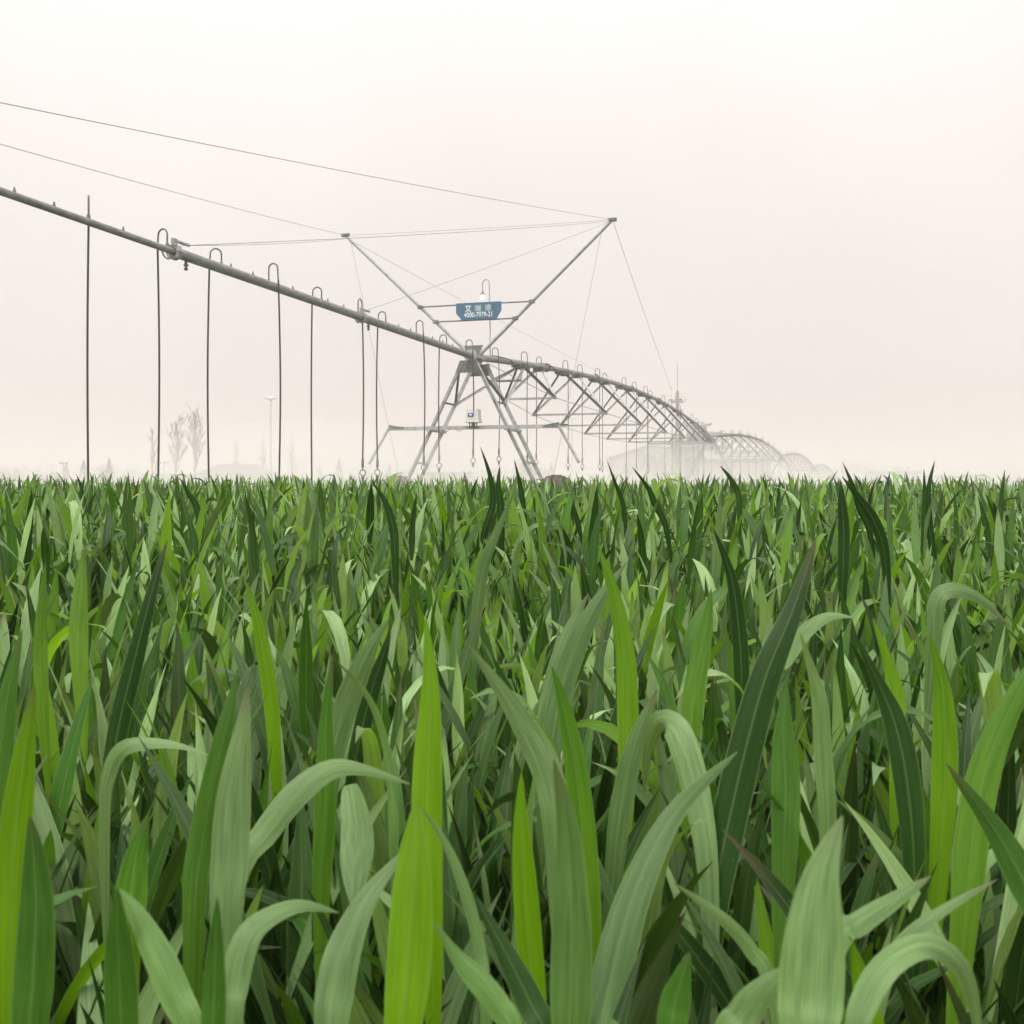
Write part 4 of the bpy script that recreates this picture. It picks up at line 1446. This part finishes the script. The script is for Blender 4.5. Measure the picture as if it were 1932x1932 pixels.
def bare_tree(x, d, h, label, seed, spread=.30, nests=0, full=1.0):
    d, h = d * FAR, EYE + (h - EYE) * FAR
    r_ = random.Random(seed)
    root = thing('bare_tree', (gx(x, d), d, 0), label, 'tree', 'leafless trees in the mist')
    o = Vector((gx(x, d), d, 0))
    tr, tw, bd = MB(), MB(), MB()
    tp = [o]
    n = 8
    for k in range(1, n + 1):
        tp.append(o + Vector((r_.gauss(0, .012) * h, r_.gauss(0, .012) * h, h * .93 * k / n)))
    tr.path(tp, .018 * h, 7, .004 * h)

    def grow(p, d_, ln, rad, lvl):
        pts = [p]
        q = p
        dd = d_.copy()
        for k in range(4):
            dd = (dd + Vector((r_.gauss(0, .14), r_.gauss(0, .14), .16))).normalized()
            q = q + dd * ln / 4
            pts.append(q)
        tw.path(pts, rad, 5, rad * .45)
        if lvl < 3:
            for k in range(int((6 if lvl == 1 else 3) * full + .5)):
                t = r_.uniform(.25, 1.0)
                i_ = min(int(t * 4), 3)
                b_ = pts[i_].lerp(pts[i_ + 1], t * 4 - i_)
                nd = (dd + Vector((r_.gauss(0, .55), r_.gauss(0, .55), r_.uniform(.0, .5)))).normalized()
                grow(b_, nd, ln * r_.uniform(.35, .6), max(rad * .6, .0023 * h), lvl + 1)
        else:
            for k in range(1 if pts[-1].z > h * .6 else 0):
                c = pts[-1] + Vector((r_.gauss(0, .1), r_.gauss(0, .1), r_.gauss(0, .1)))
                s = .004 * h * r_.uniform(.6, 1.6)
                bd.box(c, (s, s * .3, 0), (0, s, s * .3), (s * .3, 0, s * 1.6))
    for k in range(int(17 * full)):
        t = .22 + .74 * (k + r_.random()) / int(17 * full)
        i_ = min(int(t * n), n - 1)
        p = tp[i_].lerp(tp[i_ + 1], t * n - i_)
        az = k * 2.4 + r_.uniform(-.4, .4)
        up = r_.uniform(1.3, 2.2)
        nd = Vector((math.cos(az), math.sin(az), up)).normalized()
        grow(p, nd, h * spread * (1.15 - .75 * t) * r_.uniform(.8, 1.2), .0070 * h * (1.2 - t * .7), 1)
    for k in range(nests):
        p = tp[5] + Vector((.02 * h, 0, .02 * h))
        for j in range(60):
            v = Vector((r_.gauss(0, 1), r_.gauss(0, 1), r_.gauss(0, .8))).normalized() * .025 * h
            w_ = v.orthogonal().normalized() * .03 * h
            tw.tube(p + v - w_, p + v + w_, .002 * h, 3)
    tr.build('trunk', M['bark'], root, smooth=True)
    tw.build('branches', M['bark'], root)
    return root


def leafy(x, d, h, w, label, seed, kind='bush'):
    """shrub or evergreen: trunk, limbs and many small leaf clumps through the crown's volume"""
    fr = FAR * (1.35 if kind == 'conifer' else 1)
    d, h, w = d * fr, EYE + (h - EYE) * fr, w * fr
    r_ = random.Random(seed)
    nm = 'conifer_tree' if kind == 'conifer' else 'bushy_tree'
    root = thing(nm, (gx(x, d), d, 0), label, 'tree', 'evergreens in the mist' if kind == 'conifer' else 'bushy trees in the mist')
    o = Vector((gx(x, d), d, 0))
    t_ = MB()
    t_.path([o, o + Vector((.02 * h, 0, h * .5)), o + Vector((0, 0, h * (.96 if kind == 'conifer' else .8)))], .03 * h, 7, .006 * h)
    c = MB()
    lobes = [(Vector((r_.gauss(0, .28) * w, r_.gauss(0, .28) * w, h * r_.uniform(.35, .82))), r_.uniform(.16, .34) * w) for _ in range(9)]
    cnt = 1100
    for k in range(cnt):
        if kind == 'conifer':
            t = r_.random() ** .75
            tier = (t * 9) % 1
            rad = w * .5 * (1 - t) * (1.1 - .45 * tier) * (r_.random() ** .4)
            az = r_.uniform(0, 6.28)
            p = o + Vector((rad * math.cos(az), rad * math.sin(az), h * (.10 + .90 * t) - .18 * rad))
        else:
            lc, lr = lobes[k % 9]
            v = Vector((r_.gauss(0, 1), r_.gauss(0, 1), r_.gauss(0, 1))).normalized() * lr * r_.random() ** .35
            p = o + lc + v
        s = h * r_.uniform(.012, .03)
        a_ = Vector((r_.gauss(0, 1), r_.gauss(0, 1), r_.gauss(0, 1))).normalized()
        b_ = a_.orthogonal().normalized()
        n_ = a_.cross(b_)
        c.add([p - a_ * s, p + b_ * s * .6, p + a_ * s, p - b_ * s * .6 + n_ * s * .4], [(0, 1, 2, 3)])
    if kind != 'conifer':
        for lc, lr in lobes:
            t_.tube(o + Vector((0, 0, h * .25)), o + lc, .011 * h, 5, .004 * h)
    t_.build('trunk', M['bark'], root, smooth=True)
    c.build('crown', M['needle'] if kind == 'conifer' else M['bushleaf'], root)
    return root


DT = 150.0
bare_tree(333, 140, 9.6, 'tall leafless tree left of the tallest, its top tufted', 3, .27)
bare_tree(368, 142, 10.6, 'tallest leafless tree on the left, with a dark nest halfway up', 4, .30, nests=1)
bare_tree(288, 146, 8.7, 'slim leafless tree left of the pair of tall ones', 5, .20, full=.8)
bare_tree(446, 185, 8.4, 'small pale leafless tree between the tall trees and the lamp mast', 6, .24, full=.7)
bare_tree(497, 190, 8.8, 'small pale leafless tree just left of the lamp mast', 7, .24, full=.7)
bare_tree(550, 190, 8.6, 'small pale leafless tree just right of the lamp mast', 8, .26, full=.7)
bare_tree(1590, 235, 6.6, 'tiny leafless tree at the end of the farthest arch', 9, .3, full=.7)
bare_tree(1152, 215, 6.5, 'faint leafless tree behind the left end of the long roof', 12, .35, full=.8)
for k, (x, d, h, w_, lab) in enumerate((
        (28, 150, 3.2, 3.6, 'low rounded bush at the far left edge of the mist'), (64, 160, 3.0, 4.5, 'second low bush from the left edge'),
        (100, 150, 3.0, 4.2, 'third low bush from the left edge'), (232, 150, 3.2, 5.2, 'broad low bush left of the bare trees'),
        (10, 175, 3.3, 6, 'long low bush cut by the left edge'), (182, 170, 3.2, 5.5, 'low bush just right of the thick left hose'),
        (262, 165, 2.9, 5, 'dim low bush under the slim bare tree'), (412, 180, 3.4, 6, 'dim low bush right of the tallest bare tree'),
        (565, 175, 3.2, 6, 'dim low bush right of the lamp mast'), (690, 170, 3.6, 5, 'dim round tree by the second coupling hoses'),
        (1665, 235, 3.9, 7, 'dim low trees behind the left of the flat-roofed house'), (1760, 240, 3.5, 8, 'dim low trees right of the flat-roofed house'),
        (1850, 240, 3.4, 8, 'dim low trees above the long low building'), (1912, 235, 3.6, 7, 'dim low trees at the right edge'),
        (1612, 250, 5.6, 6.5, 'hazy round tree right of the farthest arch'), (1638, 255, 4.9, 6, 'hazy lower tree left of the flat-roofed house'),
        (985, 150, 4.0, 4.5, 'faint bushy tree seen between the tower legs, right side'), (1010, 152, 4.6, 4.0, 'faint bushy tree seen against the right tower leg'),
        (930, 165, 3.4, 4.5, 'faint bushy tree seen between the tower legs, left side'), (745, 120, 2.6, 4.6, 'dim rounded bush left of the near tower foot'),
        (1235, 190, 7.6, 7, 'faint bushy tree rising behind the long gabled roof'), (1420, 240, 5.5, 7, 'faint bushy tree under the second arch'))):
    leafy(x, d, h, w_, lab, 30 + k)
for k, (x, d, h, w_, lab) in enumerate((
        (158, 150, 4.2, 3.0, 'pointed evergreen between the low bushes and the thick left hose'), (206, 150, 4.4, 2.8, 'pointed evergreen at the right of the low bushes'),
        (125, 155, 3.7, 2.6, 'small pointed evergreen among the low bushes on the left'), (640, 150, 4.4, 2.6, 'pointed evergreen left of the second coupling hoses'),
        (735, 155, 3.8, 2.4, 'pale pointed evergreen just right of the second coupling hoses'), (603, 165, 3.7, 2.4, 'small pale evergreen left of the pointed one'),
        (1040, 165, 4.2, 2.6, 'pale evergreen right of the right tower leg'))):
    leafy(x, d, h, w_, lab, 60 + k, 'conifer')


def lamp_mast(x, d, ytop, label, s=1.0):
    d, s = d * 1.5, s * 1.5
    o = Vector((gx(x, d), d, 0))
    h = EYE + (HY - ytop) / FPX * d
    root = thing('lamp_mast', o, label, 'lamp post', 'tall lamp masts')
    p = MB()
    p.path([o, o + UP * h], .13 * s, 8, .07 * s)
    p.build('pole', M['mast'], root, smooth=True)
    hd = MB()
    hd.lathe([(.10, -.55), (.22, -.35), (.52, -.18), (.62, .02), (.50, .12), (.30, .34), (.02, .40)], o + UP * h, 14)
    hd.build('lamp_head', M['white'], root, smooth=True)
    for k in range(6):
        t = k * math.pi / 3 + .2
        u = Vector((math.cos(t), math.sin(t), 0))
        a_ = MB()
        a_.tube(o + UP * (h - .12), o + UP * h + u * .85, .035, 6)
        a_.box(o + UP * (h - .06) + u * 1.0, u * .20 + UP * .06, u.cross(UP) * .16, UP * .07)
        a_.build('floodlight', M['mast'], root)


lamp_mast(511, 135, 752, 'tall pale lamp mast with a mushroom head, left of the near tower')
lamp_mast(1079, 215, 789, 'small faint lamp mast seen through the first truss arch', 1.3)


def lattice_mast(x, d, ytop, label):
    o = Vector((gx(x, d), d, 0))
    h = EYE + (HY - ytop) / FPX * d
    root = thing('cell_tower', o, label, 'mast')
    p = MB()
    p.path([o, o + UP * h], .42, 10, .24)
    p.build('pole', M['zinc_dark'], root, smooth=True)
    p = MB()
    p.tube(o + UP * h, o + UP * (h + 4.2), .05, 6)
    p.build('lightning_rod', M['zinc_dark'], root)
    for z, r_, sd in ((h - 1.3, 1.25, 0), (h - 7.2, 1.1, .4)):
        p = MB()
        p.path(arc_pts(o + UP * z, Vector((1, 0, 0)), Vector((0, 1, 0)), r_, 0, 2 * math.pi, 14)[:-1], .08, 5, closed=True)
        p.path(arc_pts(o + UP * (z - .35), Vector((1, 0, 0)), Vector((0, 1, 0)), r_ * .8, 0, 2 * math.pi, 14)[:-1], .07, 5, closed=True)
        for k in range(6):
            t = k * math.pi / 3 + sd
            u = Vector((math.cos(t), math.sin(t), 0))
            p.tube(o + UP * z, o + UP * z + u * r_, .06, 5)
        p.build('platform', M['zinc_dark'], root)
        for k in range(6):
            t = k * math.pi / 3 + sd
            u = Vector((math.cos(t), math.sin(t), 0))
            q = o + u * (r_ + .22)
            a_ = MB()
            a_.box(q + UP * (z + .7), u * .09, u.cross(UP) * .17, UP * (.95 if k % 2 else .75))
            a_.tube(o + u * r_ + UP * (z - .3), o + u * r_ + UP * (z + 1.5), .05, 5)
            a_.build('antenna', M['white'], root)


lattice_mast(1278, 165, 738, 'grey telecom mast with two rings of antennas above the first arch')


def shed(x0, x1, d, y_eave, y_ridge, depth, label, name, roof, wall, ridge_x=None, hip=0.0, windows=4, door=True, cat='building'):
    """a house or hall with its long side towards us: walls, roof with eaves, windows, door"""
    d *= FAR if d < 198 else 1.4
    X0, X1 = gx(x0, d), gx(x1, d)
    ze = EYE + (HY - y_eave) / FPX * d
    zr = EYE + (HY - y_ridge) / FPX * (d + depth / 2)
    root = thing(name, ((X0 + X1) / 2, d, 0), label, cat, 'hazy buildings behind the field')
    m_ = MB()
    m_.cbox(X0, X1, d, d + depth, 0, ze)
    m_.build('wall', wall, root)
    ov_ = .5
    hw_ = (X1 - X0) * hip
    m_ = MB()
    if y_ridge < y_eave - .5:
        a_, b_ = X0 - ov_, X1 + ov_
        f_, k_ = d - ov_, d + depth + ov_
        mid = d + depth / 2
        th = .18
        for dz in (0,):
            vs = [(a_, f_, ze), (b_, f_, ze), (b_, k_, ze), (a_, k_, ze), (a_ + hw_, mid, zr), (b_ - hw_, mid, zr)]
            vs += [(p[0], p[1], p[2] + th) for p in vs]
            m_.add(vs, [(0, 1, 5, 4), (2, 3, 4, 5), (1, 2, 5), (3, 0, 4), (6, 10, 11, 7), (8, 11, 10, 9), (7, 11, 8), (9, 10, 6),
                        (0, 6, 7, 1), (1, 7, 8, 2), (2, 8, 9, 3), (3, 9, 6, 0)])
        m_.tube((a_ + hw_, mid, zr + th), (b_ - hw_, mid, zr + th), .14, 6)
    else:
        m_.cbox(X0 - .2, X1 + .2, d - .2, d + depth + .2, ze + .003, ze + .35)
    m_.build('roof', roof, root)
    for k in range(windows):
        cx_ = X0 + (X1 - X0) * (k + .5) / windows
        if door and k == windows // 2:
            m_ = MB()
            m_.cbox(cx_ - .6, cx_ + .6, d - .06, d + .05, 0, min(2.2, ze * .8))
            m_.build('door', M['mast'], root)
            continue
        m_ = MB()
        zc = min(1.6, ze * .55)
        m_.cbox(cx_ - .65, cx_ + .65, d - .05, d + .04, zc - .5, zc + .55)
        fr = m_.build('window', M['white'], root)
        m_ = MB()
        m_.cbox(cx_ - .57, cx_ - .03, d - .07, d - .052, zc - .43, zc + .48)
        m_.cbox(cx_ + .03, cx_ + .57, d - .07, d - .052, zc - .43, zc + .48)
        m_.build('pane', M['glass'], fr)
    return root, X0, X1, ze


shed(374, 500, 165, 896, 879, 9, 'low house with a pale hipped roof behind the left hoses', 'hipped_house', M['tile'], M['wall'], hip=.22, windows=5)
shed(268, 345, 175, 897, 897, 8, 'flat low building below the bare trees', 'flat_building', M['wall_grey'], M['wall'], windows=4)
shed(800, 888, 165, 894, 894, 8, 'flat-roofed low building seen between the near tower legs', 'flat_building', M['wall_grey'], M['wall_grey'], windows=5)
shed(1660, 1738, 200, 891, 891, 8, 'flat-roofed house with small tanks on top, right of the last arch', 'flat_house', M['wall_grey'], M['wall'], windows=4)
shed(1766, 1850, 215, 899, 899, 8, 'long very low building on the right, half hidden by wheat', 'low_building', M['wall_grey'], M['wall_grey'], windows=5, door=False)
# rooftop tanks on the flat-roofed house
for k, (x, hh) in enumerate(((1698, 1.0), (1705, 1.2), (1722, 1.1))):
    zz = EYE + (HY - 891) / FPX * 280 + .35
    q = Vector((gx(x, 280), 283, zz))
    t_ = thing('roof_tank', q, ('left water tank on the roof of the flat-roofed house', 'middle water tank on the roof of the flat-roofed house', 'slanted solar heater on the roof of the flat-roofed house')[k], 'tank', 'tanks on the flat roof')
    m_ = MB()
    for e in (-.25, .25):
        m_.tube(q + Vector((e, 0, 0)), q + Vector((e, 0, hh * .5)), .05, 5)
    m_.build('stand', M['zinc_dark'], t_)
    m_ = MB()
    if k < 2:
        m_.lathe([(.05, 0), (.36, .08), (.36, hh * .5), (.05, hh * .6)], q + UP * hh * .45, 12)
    else:
        m_.tube(q + Vector((-.7, 0, hh * .2)), q + Vector((.5, 0, hh * .95)), .26, 10)
    m_.build('tank', M['mast'], t_, smooth=True)

# the big gabled hall: gable end towards us, long roof running back to the right
d = 300.0
P = lambda x, y, dd: Vector((gx(x, dd), dd, EYE + (HY - y) / FPX * dd))
hall = thing('gabled_hall', P(1235, 915, d), 'large gabled hall with a wide low-pitched roof behind the first arch', 'building', 'hazy buildings behind the field')
xl, xm, xr = gx(1148, d), gx(1230, d), gx(1335, d)
ze = EYE + (HY - 866) / FPX * d
zm = EYE + (HY - 838) / FPX * d
back = Vector((14.0, 42.0, 0))
m_ = MB()
m_.prism([(xl, d, 0), (xr, d, 0), (xr, d, ze), (xm, d, zm), (xl, d, ze)], back)
m_.build('wall', M['wall'], hall)
m_ = MB()
for (xa, za, xb, zb) in ((xl - .8, ze - .12, xm, zm), (xm, zm, xr + .8, ze - .12)):
    m_.prism([(xa, d - .8, za + .02), (xb, d - .8, zb + .02), (xb, d - .8, zb + .28), (xa, d - .8, za + .28)], back * 1.04)
m_.build('roof', M['roof'], hall)
m_ = MB()
m_.tube((xm, d - .8, zm + .3), Vector((xm, d - .8, zm + .3)) + back * 1.04, .18, 6)
m_.lathe([(.22, 0), (.30, .3), (.30, .55), (.1, .7), (.02, .72)], (xm + .2, d + 1, zm + .3), 10)
m_.build('ridge_vent', M['roof'], hall)
m_ = MB()
m_.cbox(xm - 1.8, xm + 1.8, d - .08, d + .05, 0, 2.6)
m_.build('door', M['roof'], hall)
for e in (-6.5, -3.9, 3.6, 6.0):
    if xl + .8 < xm + e < xr - .8:
        m_ = MB()
        m_.cbox(xm + e - .7, xm + e + .7, d - .05, d + .04, 1.5, 2.7)
        fr = m_.build('window', M['white'], hall)
        m_ = MB()
        m_.cbox(xm + e - .6, xm + e + .6, d - .07, d - .052, 1.6, 2.6)
        m_.build('pane', M['glass'], fr)
shed(1338, 1455, 150, 868, 853, 12, 'long lower hall right of the large gabled hall', 'long_hall', M['roof'], M['wall'], windows=7)

# the tiered pavilion behind the hall
d = 230.0
pc = Vector((gx(1312, d), d, 0))
pav = thing('tiered_pavilion', pc, 'grey tiered pavilion with upturned eaves below the telecom mast', 'building', 'hazy buildings behind the field')
zb = 0
tiers = ((5.2, 8.4, 0), (4.2, 2.0, 9.2), (2.6, 1.2, 11.9))
for hw_, hh_, z0 in tiers:
    m_ = MB()
    m_.cbox(pc.x - hw_ * .8, pc.x + hw_ * .8, pc.y - hw_ * .8, pc.y + hw_ * .8, z0, z0 + hh_)
    m_.build('storey', M['wall_grey'], pav)
    rf = MB()
    zt_ = z0 + hh_
    k8 = 12
    ring0, ring1, ring2 = [], [], []
    for k in range(k8 * 4):
        t = k / (k8 * 4)
        sidei = int(t * 4)
        f = t * 4 - sidei
        c4 = [(-1, -1), (1, -1), (1, 1), (-1, 1)]
        a_, b_ = c4[sidei], c4[(sidei + 1) % 4]
        x_, y_ = a_[0] + (b_[0] - a_[0]) * f, a_[1] + (b_[1] - a_[1]) * f
        lift = (2 * f - 1) ** 4 * .55
        ring0.append((pc.x + x_ * hw_ * 1.15, pc.y + y_ * hw_ * 1.15, zt_ + .05 + lift))
        ring1.append((pc.x + x_ * hw_ * .78, pc.y + y_ * hw_ * .78, zt_ + .35 + lift * .2))
        ring2.append((pc.x + x_ * hw_ * .45, pc.y + y_ * hw_ * .45, zt_ + .85))
    n_ = k8 * 4
    fs = []
    for k in range(n_):
        k2 = (k + 1) % n_
        fs += [(k, k2, n_ + k2, n_ + k), (n_ + k, n_ + k2, 2 * n_ + k2, 2 * n_ + k)]
    fs += [tuple(range(2 * n_, 3 * n_)), tuple(reversed(range(n_)))]
    rf.add(ring0 + ring1 + ring2, fs)
    rf.build('roof', M['tile'], pav)
    for k in range(5):
        x_ = pc.x + hw_ * .8 * (-.8 + .4 * k)
        m_ = MB()
        m_.tube((x_, pc.y - hw_ * .95, z0), (x_, pc.y - hw_ * .95, zt_), .12, 6)
        m_.build('column', M['mast'], pav)
    m_ = MB()
    m_.cbox(pc.x - hw_ * .55, pc.x + hw_ * .55, pc.y - hw_ * .8 - .06, pc.y - hw_ * .8 + .03, z0 + hh_ * .3, z0 + hh_ * .75)
    m_.build('window', M['glass'], pav)

# thin poles far left
for x, yt, lab in ((120, 893 - 24, 'thin distant pole left of the thick left hose'), (310, 868, 'thin distant pole just right of the first coupling hose')):
    dd = 170
    o = Vector((gx(x, dd), dd, 0))
    h = EYE + (HY - yt) / FPX * dd
    t_ = thing('utility_pole', o, lab, 'pole', 'thin distant poles')
    m_ = MB()
    m_.path([o, o + UP * h], .11, 7, .07)
    m_.build('pole', M['mast'], t_, smooth=True)
    m_ = MB()
    m_.cbox(o.x - .7, o.x + .7, o.y - .06, o.y + .06, h - .5, h - .38)
    for e in (-.6, 0, .6):
        m_.tube((o.x + e, o.y, h - .379), (o.x + e, o.y, h - .15), .04, 5)
    m_.build('cross_arm', M['zinc_dark'], t_)

# ------------------------------------------------------------------ air
HAZE_TOP = 22.0
m_ = MB()
m_.cbox(-760, 760, -80, 960, -1.0, HAZE_TOP)
hz = m_.build('haze', volume_material('haze_air', (.989, .941, .928), .0034))
tag(hz, kind='stuff')

# water spray drifting low over the crop, thickest under the sprinklers
def spray(c, r, density, n=24):
    m_ = MB()
    m_.lathe([(math.sin(math.pi * i / 14) + 1e-4, -math.cos(math.pi * i / 14)) for i in range(15)], (0, 0, 0), n)
    m_.v = [(c[0] + x * r[0], c[1] + y * r[1], c[2] + z * r[2]) for x, y, z in m_.v]
    o = m_.build('spray_mist', volume_material('spray_mist', (.990, .975, .962), density), smooth=True)
    tag(o, kind='stuff')


m_ = MB()
m_.cbox(-300, 300, 26.5, 520, -.5, 2.4)
tag(m_.build('ground_mist', volume_material('ground_mist', (.990, .952, 0.943), .0036)), kind='stuff')
spray((-4.6, 24.6, .95), (4.2, 4.2, 1.25), .075)
spray((9.0, 52.0, 1.0), (11.0, 24.0, 1.6), .012)
